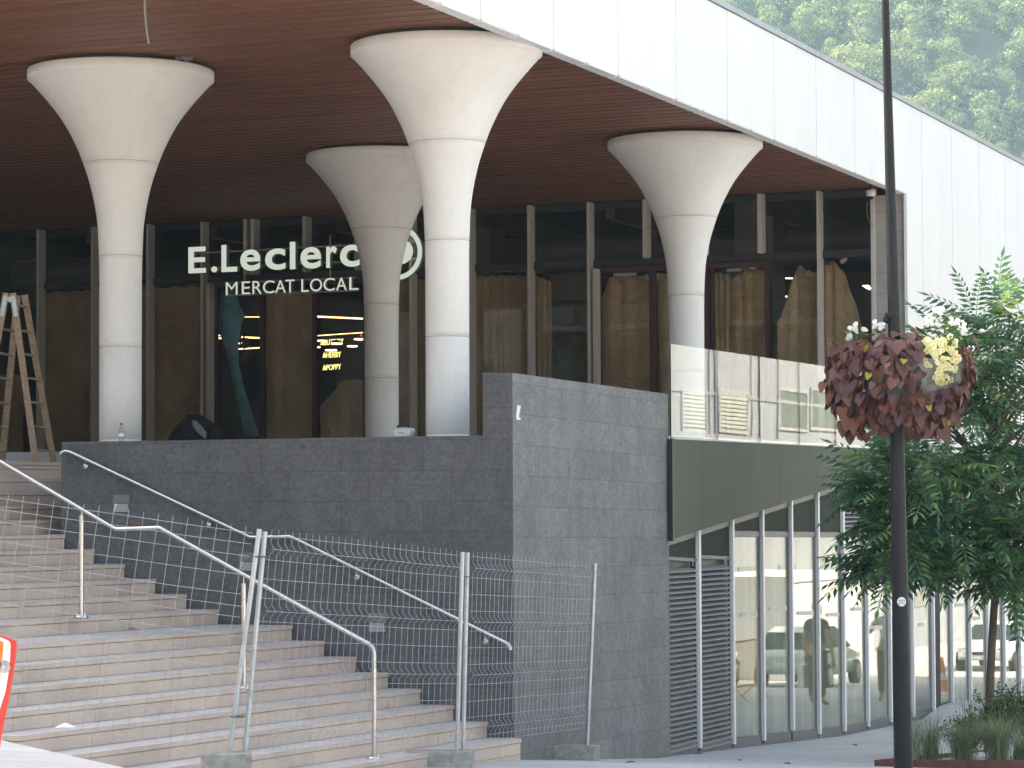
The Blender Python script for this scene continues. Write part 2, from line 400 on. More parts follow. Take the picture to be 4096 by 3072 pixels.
# ================================================================== SETTING
# ground: one sheet following the falling street
mb = MB(); ss = sorted(set([-60, -40, -20, 0, 10, 15, 19.5, 22, 24, 26.1, 28, 30.7, 34, 38.6, 44, 50.2, 54, 58, 66, 76, 90, 110, 140, 170, 260, 600]))
aa = [-600, -200, -90, -60, -40, -30, -20, -15, -10, -5, 0, 10, 30, 60, 120, 250, 600]
for q in ss:
    for a in aa: mb.v.append(tuple(W(a, q, g(q))))
na = len(aa)
for i in range(len(ss) - 1):
    for j in range(na - 1):
        mb.f.append((i * na + j, i * na + j + 1, (i + 1) * na + j + 1, (i + 1) * na + j)); mb.m.append(0); mb.sm.append(True)
tag(mb.build('ground', M['pave']), kind='structure')

# raised road in front of the camera, its edge drops to the lower forecourt
mb = MB(); rz = -1.6 + CZ
rp = [(-4.55, 21.6), (-3.58, 19.8), (-2.45, 17.7), (1.2, 10.9), (4.6, 9.0), (4.6, -30), (-60, -30), (-60, 21.6)]
m_top = [Vector((x, y, rz)) for x, y in rp]
mb.prism([p - Vector((0, 0, 2.0)) for p in m_top], Vector((0, 0, 2.0))); tag(mb.build('road', M['pave']), kind='structure')

# hill behind the building, with the wood on it
HS = 2.4
def hill_z(x, y): 
    x /= HS; y /= HS
    d = max(0, (y - 240)); return CZ - 2 + HS * (d * .62 * min(1, d / 120 + .35) + 7 * math.sin(x * .021 + 1) * min(1, d / 100))
mb = MB(); xs = np.linspace(-160, 330, 50) * HS; ys = np.linspace(240, 620, 40) * HS
for y in ys:
    for x in xs: mb.v.append((x, y, hill_z(x, y)))
for i in range(len(ys) - 1):
    for j in range(len(xs) - 1):
        k = i * len(xs) + j; mb.f.append((k, k + 1, k + 1 + len(xs), k + len(xs))); mb.m.append(0); mb.sm.append(True)
tag(mb.build('hill', M['hill']), kind='structure')

def blob_tree(n, R, H, conic):
    """leaf-cluster quads through an uneven crown"""
    P = []; S = []
    nb = 13
    cen = []
    for i in range(nb):
        t = rng.random(); ang = rng.random() * 6.28; rr = R * (.25 + .5 * rng.random())
        if conic: rr *= (1.1 - t)
        cen.append((math.cos(ang) * rr, math.sin(ang) * rr, H * (.12 + .75 * t), R * (.30 + .28 * rng.random()) * (1.05 - (.6 if conic else .25) * t)))
    cen.append((0, 0, H * .55, R * .62)); cen.append((0, 0, H * .85, R * (.2 if conic else .45)))
    for i in range(n):
        c = cen[rng.integers(len(cen))]
        d = rng.normal(size=3); d /= np.linalg.norm(d)
        if d[2] < -.35: d[2] *= -1
        r = c[3] * (.72 + .36 * rng.random())
        P.append((c[0] + d[0] * r, c[1] + d[1] * r, c[2] + d[2] * r * .85, *d))
    return np.array(P)
def quads_from(P, size, jitter=.6):
    n = len(P); c = P[:, :3]; nr = P[:, 3:] + rng.normal(size=(n, 3)) * jitter; nr /= np.linalg.norm(nr, axis=1)[:, None]
    t = np.cross(nr, rng.normal(size=(n, 3))); t /= np.linalg.norm(t, axis=1)[:, None]; b = np.cross(nr, t)
    s = size * (.6 + .8 * rng.random((n, 1)))
    v = np.stack([c + t * s, c + b * s * .7, c - t * s, c - b * s * .7], 1).reshape(-1, 3)
    f = np.arange(4 * n).reshape(-1, 4); return v, f
temps = [blob_tree(2900, 3.6, 7.5, False), blob_tree(2900, 4.2, 8.5, False), blob_tree(2400, 2.8, 9.8, True), blob_tree(2900, 4.6, 7.5, False)]
temps = [quads_from(t, .19) for t in temps]
VV = []; FF = []; off = 0; yy = 300.0 * HS; row = 0
while yy < 560 * HS:
    x0 = -0.0 * yy + .045 * yy; x1 = .235 * yy
    x = x0 + rng.random() * 4 * HS
    while x < x1:
        v, f = temps[rng.integers(4)]
        sc = HS * (.38 + .5 * rng.random() ** 1.3); th = rng.random() * 6.28; c_, s_ = math.cos(th), math.sin(th)
        vv = v @ np.array([[c_, s_, 0], [-s_, c_, 0], [0, 0, 1]]) * sc
        xx, y2 = x, yy + rng.normal() * 2.0 * HS
        zt = hill_z(xx, y2) - 1.0 * sc
        # skip what the building hides
        uu = 2048 + xx / y2 * F; vtop = 2045 - (zt + 9 * sc - CZ) / y2 * F; vbot = 2045 - (zt - CZ) / y2 * F
        roof_v = 670 - (4096 - uu) * .551
        if vtop < roof_v + 60 and vbot > -260:
            VV.append(vv + np.array([xx, y2, zt])); FF.append(f + off); off += len(vv)
        x += HS * (2.4 + rng.random() * 2.0)
    yy += 3.4 * HS; row += 1
fo = mesh_np('hillside_wood', np.concatenate(VV), np.concatenate(FF), M['forest'])
tag(fo, 'hazy green wood covering the steep hillside behind the roof', 'wood', kind='stuff')

# ================================================================== MARKET BUILDING
AF = -11.45                      # plane of the white side facade
SG = 44.7                        # plane of the shopfront glazing
ZC = 5.28                        # timber ceiling
bl = thing('market_building', 'modern market hall with white clad canopy, timber ceiling and glazed shopfront', 'building', W(-20, 50, .78))
S_FRONT = 23.6;
def a_edge(s): return A_LEFT
S_END = 78.0; A_LEFT = -30.4
# white cladding: upright panels with open seams and a grey lip below
mb = MB(); lip = MB(); PW = 1.04; s = 28.9 - 5 * PW; k = 0
while s < S_END:
    s1 = s + PW - .007
    z0 = 5.16 if s1 < SG + .2 else .62
    off = .004 * (k % 2)
    mb.abox(AF - .05, AF + off, max(s, S_FRONT), s1, z0, 6.62)
    if s1 < SG + .2:
        lip.abox(AF - .16, AF - .004, max(s, S_FRONT) + .06, s1 - .01, z0 - .016, z0 + .003)
        mb.abox(AF + off - .001, AF + off + .0015, s1 - .10, s1 - .012, z0 + .02, z0 + .62 + .2 * ((k * 7) % 3))
    s += PW; k += 1
mb.abox(A_LEFT, AF - .06, S_FRONT - .1, S_FRONT, 5.16, 6.62)
mb.abox(AF - .158, AF - .055, S_FRONT, SG + .2, 5.150, 5.21); mb.build('white_cladding', M['clad'], bl)
lip.build('cladding_lip', M['clad'], bl)
mb = MB(); s = 27.0 - 3.4
while s < S_END:
    mb.abox(AF - .45, AF + .035, s, s + 3.95, 6.63, 6.70); s += 3.96
mb.build('roof_coping', M['coping'], bl)
mb = MB()
for z0_, z1_, e_ in ((6.45, 6.60, S_END), (ZC + .07, ZC + .12, SG + .3)):
    mb.abox(A_LEFT, AF - .46, S_FRONT + .01, e_, z0_, z1_)
mb.abox(AF - .46, AF - .06, S_FRONT + .01, SG + .3, ZC + .07, ZC + .12)
mb.build('roof', M['dark'], bl)
# timber slats
mb = MB(); s = S_FRONT + .1; k = 0
while s < SG - .02:
    mb.abox(a_edge(s), AF - .165, s, s + .118, ZC + (.004 if k % 2 else 0), ZC + .05); s += .15; k += 1
mb.build('timber_ceiling', M['timber'], bl)
# pier at the end of the shopfront
mb = MB(); mb.abox(-12.02, AF - .06, SG - .12, SG + .6, .7, 5.15); mb.build('granite_pier', M['pier'], bl)
# shopfront: u positions of the mullions in the photograph
def ua(u, s):     # a of a photo column on plane s
    r = (u - 2048) / F; return s * (CB * r - SB) / (CB + SB * r)
ZT = 4.22; ZF = .80
full = [-80, 154, 372, 593, 811, 1648, 1885, 2122, 2361, 3283, 3500]
short = [985, 1014, 1222, 1430, 2587, 2820, 3048]
for u in full:
    a = ua(u, SG - .2); mb = MB(); mb.abox(a - .024, a + .024, SG - .26, SG - .02, ZF, ZC - .02); mb.build('mullion', M['mull'], bl)
for u in (835, 2385):
    a = ua(u, SG - .2); mb = MB(); mb.abox(a - .04, a + .04, SG - .24, SG - .02, ZF, ZT - .1); mb.build('mullion', M['mull'], bl)
for u in short:
    a = ua(u, SG - .2); mb = MB(); mb.abox(a - .035, a + .035, SG - .26, SG - .02, ZT + .05, ZC - .02); mb.build('mullion', M['mull'], bl)
mb = MB()
allm = sorted(full)
for u0, u1 in zip(allm, allm[1:]):
    a0, a1 = ua(u0, SG - .2) + .03, ua(u1, SG - .2) - .03
    mb.abox(a0, a1, SG - .09, SG + .05, ZT - .06, ZT + .06)
mb.abox(ua(-80, SG) - .5, ua(3508, SG), SG - .02, SG + .1, ZC - .12, ZC - .01)
mb.build('transom', M['frame_d'], bl)
lowp = [-80, 154, 372, 593, 811, 1048, 1258, 1462, 1648, 1885, 2122, 2361, 2610, 2845, 3073, 3283, 3500]
for u0, u1 in zip(lowp, lowp[1:]):
    a0, a1 = ua(u0, SG) + .035, ua(u1, SG) - .035
    mb = MB(); mb.abox(a0, a1, SG, SG + .012, ZF, ZT - .07); mb.build('window_pane', M['glass_up'], bl)
upp = sorted(full + [1014, 1222, 1430, 2587, 2820, 3048])
for u0, u1 in zip(upp, upp[1:]):
    a0, a1 = ua(u0, SG) + .035, ua(u1, SG) - .035
    mb = MB(); mb.abox(a0, a1, SG, SG + .012, ZT + .07, ZC - .1); mb.build('window_pane', M['glass_up'], bl)
# sliding door frames
def doorframe(us, w_=.075):
    mb = MB()
    for u in us:
        a = ua(u, SG - .05); mb.abox(a - w_ / 2, a + w_ / 2, SG - .08, SG - .012, ZF, ZT - .16)
    mb.abox(ua(us[0], SG - .05) - w_ / 2, ua(us[-1], SG - .05) + w_ / 2, SG - .082, SG - .01, ZT - .158, ZT - .07)
    return mb.build('door_frame', M['door'], bl)
doorframe([862, 1048, 1258, 1462]); doorframe([2400, 2610, 2832, 3073])
for ud in (2624, 2855):
    mb = MB(); a = ua(ud, SG - .07); mb.abox(a - .03, a + .03, SG - .1, SG - .083, ZF, ZT - .16); mb.build('door_frame', M['door'], bl)
mb = MB(); a = ua(2620, SG - .1); mb.abox(a - .25, a + .2, SG - .15, SG - .09, ZT - .05, ZT + .0, 0); mb.build('door_sensor', M['frame_d'], bl); mb = MB(); a = ua(3040, SG - .1); mb.abox(a - .25, a + .3, SG - .15, SG - .09, ZT - .05, ZT + .0, 0)
mb.build('door_sensor', M['frame_d'], bl)
# the hall behind the glass
mb = MB(); mb.abox(-30.5, AF - .1, 60, 60.2, -2, 5.8); mb.abox(-30.5, -30.4, SG + .1, 60, -2, 5.8); mb.build('hall_wall', M['dark'], bl)
mb = MB(); mb.abox(-30.4, AF - .1, SG + .1, 60, 5.45, 5.5); mb.build('hall_ceiling', M['dark'], bl)
mb = MB(); mb.abox(AF - .35, AF - .1, SG + .65, 60, .6, 5.4); mb.build('hall_wall', M['clad'], bl)
# ducts and beams seen dimly through the upper glass
for (s_, z_, r_) in ((47.5, 4.75, .28), (51, 4.9, .2)):
    mb = MB(); mb.tube([W(-30.3, s_, z_), W(-12.2, s_, z_)], r_, 16); mb.build('duct', M['frame_g'], bl)
mb = MB()
for a in np.arange(-30, -12, 2.6): mb.abox(a, a + .18, SG + .6, 59, 5.05, 5.4)
mb.build('ceiling_beam', M['frame_g'], bl)
for a in (-27.1, -19.9, -14.6):
    mb = MB(); mb.abox(a - .35, a + .35, 46.2, 46.9, ZF, 5.4); mb.build('hall_column', M['frame_g'], bl)
# plaza slab behind the stone walls
mb = MB()
mb.abox(-30.4, -10.95, 30.5, 62, .60, .78)
mb.abox(-16.2, -11.2, 26.65, 30.5, .60, .76)
mb.build('plaza_floor', M['pave'], bl)
mb = MB(); mb.abox(-16.2, -11.2, 28.4, 30.5, -2.6, .6); mb.build('plaza_base', M['dark'], bl); mb = MB(); mb.abox(-30.4, -10.95, 44.0, 44.4, -4, .6); mb.build('plaza_base', M['dark'], bl)

# lower street front
AL = -10.98
def us_(u, a):   # s of a photo column on plane a
    r = (u - 2048) / F; return -a * (CB + SB * r) / (SB - CB * r)
ms = [2803, 2937, 3057, 3172, 3278, 3378, 3472, 3562, 3652, 3734, 3808, 3880, 3950, 4016, 4078]
Sm = [us_(u, AL + .08) for u in ms]
def sy(u, v, a): return ha(u, v, a).z - CZ
# sloping soffit line of the green balcony front: bottom edge
AG = -10.83; S_BAL = 46.2
pb0 = ha(2689, 2157, AG); pb1 = ha(3381, 1935, AG)
a0_, sb0, zb0 = AS(pb0); a1_, sb1, zb1 = AS(pb1); kb = (zb1 - zb0) / (sb1 - sb0)
def zhead(s): return min(.52, zb0 + kb * (s - sb0))
sl_end = sb0 + (.52 - zb0) / kb
# sill line follows the street
def zsill(s): return g(s) + .14
SB0 = 31.13
for i, s_ in enumerate(Sm):
    zt = zhead(s_) + .06 if zhead(s_) < .5 else .5
    mb = MB(); mb.abox(AL + .013, AL + .06, s_ - .032, s_ + .032, g(s_) + (.06 if i != 3 else .16), zt - .04)
    mb.build('mullion', M['mull_w'], bl)
edges = [SB0] + Sm + [86]
tz = [None, None] + [sy(3000, 2143, AL)] * 20
rows = []
def lerpz(s): return -.30 - .012 * (s - 34)
for i, (s0, s1) in enumerate(zip(edges, edges[1:])):
    s0 += .035; s1 -= .035
    # head frame, sloped
    mb = MB()
    def slab(za, zb_, h, d0=AL - .01, d1=AL + .025):
        mb.hexa([W(d0, s0, za), W(d1, s0, za), W(d1, s1, zb_), W(d0, s1, zb_), W(d0, s0, za + h), W(d1, s0, za + h), W(d1, s1, zb_ + h), W(d0, s1, zb_ + h)])
    slab(zhead(s0) - .10, zhead(s1) - .10, .09); slab(zsill(s0) - .14, zsill(s1) - .14, .13)
    if i >= 2: slab(lerpz(s0) - .035, lerpz(s1) - .035, .07)
    if i < 2: slab(-.58, -.62, .04)
    mb.abox(AL - .01, AL + .0125, s0 - .03, s0 + .018, zsill(s0), zhead(s0) - .1); mb.abox(AL - .01, AL + .0125, s1 - .018, s1 + .03, zsill(s1), zhead(s1) - .1)
    mb.build('window_frame', M['frame_g'], bl)
    def pane(zl0, zl1, zh0, zh1, mat, name):
        m_ = MB(); d0, d1 = AL, AL + .012
        m_.hexa([W(d0, s0, zl0), W(d1, s0, zl0), W(d1, s1, zl1), W(d0, s1, zl1), W(d0, s0, zh0), W(d1, s0, zh0), W(d1, s1, zh1), W(d0, s1, zh1)])
        return m_.build(name, mat, bl)
    def louvre(z0, z1a, z1b, pitch=.062):
        m_ = MB(); z = z0
        while z + .07 < max(z1a, z1b):
            m_.hexa([W(AL - .04, s0 + .05, z + .043), W(AL + .045, s0 + .05, z), W(AL + .045, s1 - .05, z), W(AL - .04, s1 - .05, z + .043),
                     W(AL - .04, s0 + .05, z + .055), W(AL + .052, s0 + .05, z + .016), W(AL + .052, s1 - .05, z + .016), W(AL - .04, s1 - .05, z + .055)])
            z += pitch
        return m_.build('louvre', M['louvre'], bl)
    if 'louvre' not in M: M['louvre'] = simple('louvre_metal', (.33, .325, .33), .45, .1, var=.08)
    if i < 2:
        louvre(zsill(s1) - .06, -.64, -.64)
        m_ = MB(); m_.abox(AL - .10, AL - .06, s0, s1, zsill(s0) - .2, -.6); m_.build('louvre_backing', M['frame_d'], bl)
        m_ = MB(); m_.hexa([W(AL, s0, -.57), W(AL + .012, s0, -.57), W(AL + .012, s1, -.57), W(AL, s1, -.57), W(AL, s0, zhead(s0) - .1), W(AL + .012, s0, zhead(s0) - .1), W(AL + .012, s1, zhead(s1) - .1), W(AL, s1, zhead(s1) - .1)]); m_.build('spandrel', M['gwin'] if 'gwin' in M else M.setdefault('gwin', simple('green_spandrel', (.042, .052, .040), .6, 0, .04)), bl)
    else:
        pane(zsill(s0), zsill(s1), lerpz(s0) - .04, lerpz(s1) - .04, M['glass_lo'], 'window_pane')
        if i in (6, 13): louvre(lerpz(s0) + .05, zhead(s0) - .14, zhead(s0) - .14)
        else: pane(lerpz(s0) + .04, lerpz(s1) + .04, zhead(s0) - .1, zhead(s1) - .1, M['gwin'], 'window_pane')
# pale curtain hanging behind the street windows
mb = MB(); q = 32.6; vs = []; n = 0
while q < 86:
    d = .05 * math.sin(q * 9.0) + .03 * math.sin(q * 23 + 1) + .02 * math.sin(q * 3.1)
    for z in (zsill(q) - .1, -.25): mb.v.append(tuple(W(AL - .32 + d, q, z)))
    q += .035; n += 1
for i in range(n - 1): mb.f.append((2 * i, 2 * i + 2, 2 * i + 3, 2 * i + 1)); mb.m.append(0); mb.sm.append(True)
mb.build('curtain', M['curtain'], bl)
mb = MB(); mb.abox(AL - 2.2, AL - 2.0, 31, 86, -5.5, .6); mb.abox(AL - 2.2, AL - .1, 31, 86, .56, .6); mb.build('lower_hall_wall', M['frame_g'], bl)
# plinth under the windows
mb = MB()
for s0, s1 in zip([30.9, 34, 38.6, 44, 50.2, 58, 76], [34, 38.6, 44, 50.2, 58, 76, 86]):
    mb.hexa([W(AL - .2, s0, g(s0) - .5), W(AL + .045, s0, g(s0) - .5), W(AL + .045, s1, g(s1) - .5), W(AL - .2, s1, g(s1) - .5),
             W(AL - .2, s0, g(s0) + .02), W(AL + .045, s0, g(s0) + .02), W(AL + .045, s1, g(s1) + .02), W(AL - .2, s1, g(s1) + .02)])
mb.build('plinth', M['frame_g'], bl)
# soffit strip between balcony front and windows, white lower edge of the facade beyond the balcony
mb = MB()
mb.hexa([W(AL - .05, SB0, zhead(SB0) - .01), W(AG - .055, SB0, zhead(SB0) - .01), W(AG - .055, sl_end, .51), W(AL - .05, sl_end, .51),
         W(AL - .05, SB0, zhead(SB0) + .04), W(AG - .055, SB0, zhead(SB0) + .04), W(AG - .055, sl_end, .56), W(AL - .05, sl_end, .56)])
mb.abox(AF - .1, AG - .055, sl_end, 86, .53, .58)
mb.build('soffit', M['frame_g'], bl)
mb = MB(); mb.abox(AF + .01, AG - .056, S_BAL + .01, 86, .585, .9); mb.build('facade_base', M['clad'], bl)

# green metal balcony front
bf = thing('balcony_front', 'green grey metal clad balcony edge with a sloping underside', 'balcony', W(AG, 36, 0))
seams = [31.09, us_(2807, AG), us_(3118, AG), us_(3381, AG), 41.6, S_BAL]
ztop = lambda s: .836 + .006 * (s - 31)
for s0, s1 in zip(seams, seams[1:]):
    s1 -= .006
    mb = MB(); zb_a, zb_b = zhead(s0) + .0, zhead(s1) + .0
    mb.hexa([W(AG - .05, s0, zb_a), W(AG, s0, zb_a), W(AG, s1, zb_b), W(AG - .05, s1, zb_b), W(AG - .05, s0, ztop(s0)), W(AG, s0, ztop(s0)), W(AG, s1, ztop(s1)), W(AG - .05, s1, ztop(s1))])
    mb.build('metal_panel', M['gpanel'], bf)
mb = MB(); mb.abox(AG - .052, AG + .004, 31.04, 31.085, zhead(31.0) - .02, .836); mb.build('end_cap', M['frame_d'], bf)
mb = MB(); mb.hexa([W(a_, q_, ztop(q_) + h_) for h_ in (.001, .014) for a_, q_ in ((AG - .16, 31.09), (AG + .006, 31.09), (AG + .006, S_BAL), (AG - .16, S_BAL))]); mb.build('cap_strip', M['coping'], bf)
mb = MB(); mb.abox(AF + .1, AG - .06, 31.15, S_BAL, .56, .80); mb.build('deck', M['pave'], bf)
# glass balustrade
ge = [2681, 2868, 3038, 3196, 3341, 3480, 3610]
AGL = AG - .045
gs = [us_(u, AGL) for u in ge]
bal = thing('glass_balustrade', 'frameless glass balustrade with tall panes above the green balcony edge', 'balustrade', W(AGL, 36, .84))
for i, (s0, s1) in enumerate(zip(gs, gs[1:])):
    mb = MB(); mb.hexa([W(a_, q_, (ztop(q_) + .014) if h_ == 0 else 1.96 + .0055 * (q_ - 31)) for h_ in (0, 1) for a_, q_ in ((AGL - .009, s0 + .006), (AGL + .009, s0 + .006), (AGL + .009, s1 - .010), (AGL - .009, s1 - .010))])
    me = mb.build('glass_pane', [M['glass_rail'], M['gedge']], bal)
    me.data.polygons.foreach_set('material_index', [0, 0, 1, 0, 1, 0])
mb = MB(); mb.hexa([W(a_, q_, ztop(q_) + h_) for h_ in (.015, .045) for a_, q_ in ((AGL - .11, gs[0]), (AGL - .02, gs[0]), (AGL - .02, gs[-1]), (AGL - .11, gs[-1]))]); mb.build('base_channel', M['steel'], bal)

# ------------------------------------------------------------------ trumpet columns
cols = [('L', 480, 33.0, 1759, 747), ('M', 1790, 31.3, 1739, 773), ('B', 1526, 40.9, 1745, 602), ('R', 2748, 39.5, 1800, 623)]
labels = ['white trumpet shaped column with a water bottle in front of its foot',
          'brightest trumpet column, standing beside the corner of the raised stone parapet',
          'greyer trumpet column behind the others, covering the end of the lit sign',
          'trumpet column rising behind the glass balustrade near the canopy edge']
Rr = 1.1
prof0 = [(0, 0), (.02, .0), (.05, .001)]
def flare(t):   # t 0 at bottom of flare, 1 at the rim; radius as share of rim radius
    pts = [(q[0], q[1]) for q in ((0, .226), (.38, .228), (.514, .244), (.565, .266), (.615, .298), (.665, .337), (.719, .397), (.764, .45), (.813, .527), (.863, .615), (.922, .76), (.98, .925), (1, .99))]
    for (a, b), (c, d) in zip(pts, pts[1:]):
        if t <= c: return b + (d - b) * (t - a) / (c - a)
    return 1
# smooth the profile
import bisect
ft = np.linspace(0, 1, 61); fr_ = np.array([flare(t) for t in ft])
for _ in range(2): fr_[1:-1] = (fr_[:-2] + 2 * fr_[1:-1] + fr_[2:]) / 4
ZR = 5.12                                  # lower edge of the rim band
for (kk, u, d, vb, wpx), lab in zip(cols, labels):
    x = (u - 2048) / F * d; c = Vector((x, d, CZ))
    co = thing('trumpet_column', lab, 'column', Vector((x, d, CZ + .70)), 'white trumpet columns under the canopy')
    Rc = wpx * d / F / 2; z0f = 1.55                              # where widening starts
    def R(z): return Rc * np.interp((z - z0f) / (ZR - z0f), ft, fr_)
    joints = [.66, .865, 1.96, 3.03, 4.03, ZR]   # drum joints
    jz = [.66, .865, 1.95, 3.03, 4.13, ZR]
    for i, (za, zb_) in enumerate(zip(jz, jz[1:])):
        n_ = 3 if i < 2 else 18
        zz = np.linspace(za + .006, zb_ - .006, n_)
        prof = [(R(za + .006) - .012, za)] + [(R(z), z) for z in zz] + [(R(zb_ - .006) - .012, zb_)]
        if i == 4: prof = prof[:-1] + [(Rc * .998, ZR + .0), (Rc, ZR + .02), (Rc, ZR + .10), (Rc - .012, ZR + .112), (Rc - .07, ZR + .112), (Rc - .12, ZR + .06), (.02, ZR + .05)]
        m_ = MB(); m_.lathe(c, prof, 96)
        m_.build('flared_capital' if i == 4 else 'drum', M['conc'], co)
    m_ = MB()
    for z in jz[1:-1]: m_.lathe(c, [(R(z) - .02, z - .012), (R(z) - .006, z - .006), (R(z) - .006, z + .006), (R(z) - .02, z + .012)], 96)
    m_.build('joint_line', M['joint'], co)
    # dark gap ring with torn membrane between rim and timber
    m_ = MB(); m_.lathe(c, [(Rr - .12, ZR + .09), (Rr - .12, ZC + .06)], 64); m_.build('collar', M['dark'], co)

# loose plastic membrane scraps on the column rims
def scrap(u, v, d, w_, h_, lab):
    p = hy(u, v, d); m_ = MB(); n = 7
    for i in range(n):
        for j in range(3):
            m_.v.append(tuple(p + Vector(((i / (n - 1) - .5) * w_, .03 * math.sin(i * 2.3) + j * .02, (j - 1) * h_ / 2 * (1 + .5 * math.sin(i * 1.9 + j))))))
    for i in range(n - 1):
        for j in range(2): m_.f.append((i * 3 + j, i * 3 + 3 + j, i * 3 + 4 + j, i * 3 + 1 + j)); m_.m.append(0); m_.sm.append(False)
    o = m_.build('membrane_scrap', M['membrane']); so_ = o.modifiers.new('s', 'SOLIDIFY'); so_.thickness = .004
    tag(o, lab, 'membrane', 'torn membrane scraps above the column rims')
M['membrane'] = simple('grey_membrane', (.30, .29, .30), .5)
scrap(735, 232, 32.2, .19, .05, 'torn grey membrane scrap above the rim of the column by the ladder')
scrap(1500, 130, 31.2, .25, .04, 'torn membrane flap at the left rim of the brightest column')
scrap(2945, 518, 39.0, .10, .03, 'small torn membrane piece above the column near the canopy edge')

# thin cable hanging from the ceiling
p = [hs(578, -30, 31), hs(584, 40, 31), hs(592, 100, 31), hs(598, 146, 31)]
mb = MB(); p0 = hz(578, -20, ZC)
pts = [Vector((p0.x, p0.y, ZC + CZ)), p0 + Vector((.005, 0, -.16)), p0 + Vector((.02, 0, -.34)), p0 + Vector((.045, 0, -.5))]
mb.tube(pts, .012, 6); tag(mb.build('hanging_cable', M['grey_p']), 'grey cable hanging from the timber ceiling at the top left', 'cable')

# dome camera with a loose yellow cable under the ceiling
c = hs(3483, 775, SG - .6); dc = thing('dome_camera', 'white dome security camera under the ceiling beside the granite pier', 'camera', c)
mb = MB(); mb.lathe(c, [(.02, .06), (.075, .06), (.082, .045), (.08, -.03), (.045, -.045)], 24); mb.build('housing', M['white_p'], dc)
mb = MB(); mb.lathe(c, [(.046, -.045), (.044, -.07), (.03, -.092), (.001, -.1)], 20); mb.build('lens_dome', M['black'], dc)
mb = MB(); mb.tube([c + Vector((0, 0, .06)), Vector((c.x, c.y, ZC + CZ))], .012, 8); mb.build('stem', M['frame_d'], dc)
mb = MB(); mb.tube([hs(3470, 808, SG - .6), hs(3466, 835, SG - .6), hs(3470, 870, SG - .55), hs(3485, 897, SG - .5), hs(3512, 911, SG - .3)], .005, 6); mb.build('cable', M['ycable'] if 'ycable' in M else M.setdefault('ycable', simple('yellow_cable', (.25, .19, .06), .5)), dc)

# ------------------------------------------------------------------ brown paper behind the shopfront glass
def sheet(u0, u1, z0, z1, cut=None, lab='', mat='kraft', s=SG + .07, poly=None, group='sheets of brown paper taped inside the shopfront'):
    a0, a1 = ua(u0, s), ua(u1, s); nx, nz_ = 16, 26; m_ = MB()
    r1, r2 = random.random() * 6, random.random() * 6
    for j in range(nz_ + 1):
        for i in range(nx + 1):
            t = i / nx; a = a0 + (a1 - a0) * t; zt = z1 if cut is None else z1 - cut(t)
            zt += .012 * math.sin(t * 17 + r1); z = z0 + (zt - z0) * j / nz_
            d = .022 * math.sin(t * 21 + r1) + .014 * math.sin(t * 47 + r2 + 2 * j / nz_) + .012 * math.sin(j * .5 + t * 4 + r2)
            m_.v.append(tuple(W(a, s + .03 + d, z)))
    for j in range(nz_):
        for i in range(nx):
            k = j * (nx + 1) + i; m_.f.append((k, k + 1, k + nx + 2, k + nx + 1)); m_.m.append(0); m_.sm.append(True)
    o = m_.build('paper_sheet', M[mat]); x_ = o.modifiers.new('s', 'SOLIDIFY'); x_.thickness = .002
    return tag(o, lab, 'paper sheet', group)
sheet(-60, 90, ZF, 2.6, lab='brown paper sheet behind the glass left of the ladder')
sheet(170, 360, ZF, 4.12, lab='brown paper sheet in the pane between ladder and first column')
sheet(385, 580, ZF, 4.1, lab='brown paper sheet behind the leftmost column')
sheet(605, 800, ZF, 4.12, lab='brown paper sheet in the pane left of the lit sign, black bag in front')
sheet(1060, 1245, ZF, 4.0, lab='brown paper sheet in the middle leaf of the door below the sign')
sheet(1275, 1450, ZF, 2.35, cut=lambda t: .85 * max(0, .55 - t), lab='low torn brown sheet under the lit menu letters')
sheet(1478, 1636, ZF, 4.1, lab='brown paper sheet between the two overlapping columns')
sheet(1662, 1872, ZF, 4.08, lab='brown paper sheet behind the brightest column')
sheet(1895, 2010, ZF, 4.1, lab='brown paper sheet left half of the pane right of the brightest column')
sheet(2012, 2112, ZF, 4.1, lab='brown paper sheet right half of the pane right of the brightest column')
sheet(2135, 2205, ZF, 4.1, cut=lambda t: .15 * t, lab='narrow brown sheet beside the dark wheel pattern')
sheet(2385, 2600, ZF, 4.0, cut=lambda t: max(0, .75 * (.25 - t) * 3), lab='creased brown paper in the door leaf right of the wheel pattern')
sheet(2625, 2835, ZF, 4.03, lab='brown paper in the door leaf behind the balustrade column')
sheet(2855, 2925, ZF, 4.0, lab='narrow strip of brown paper right of the balustrade column')
sheet(2925, 3062, ZF, 4.02, cut=lambda t: .12 * max(0, .4 - t) * 3, lab='brown paper hanging in the third door leaf')
sheet(3110, 3275, ZF, 4.0, cut=lambda t: 1.9 * max(0, .55 - t) ** 1.3 + .08 * math.sin(t * 9), lab='brown paper torn diagonally, lamps showing beside it')
sheet(3296, 3450, ZF, 4.1, cut=lambda t: 1.9 * max(0, t - .32) ** 1.5 + .03 * math.sin(t * 20), lab='brown paper with sloping torn top by the granite pier')
sheet(3440, 3500, ZF, 3.1, cut=lambda t: .6 * t, lab='low torn corner of brown paper against the granite pier')
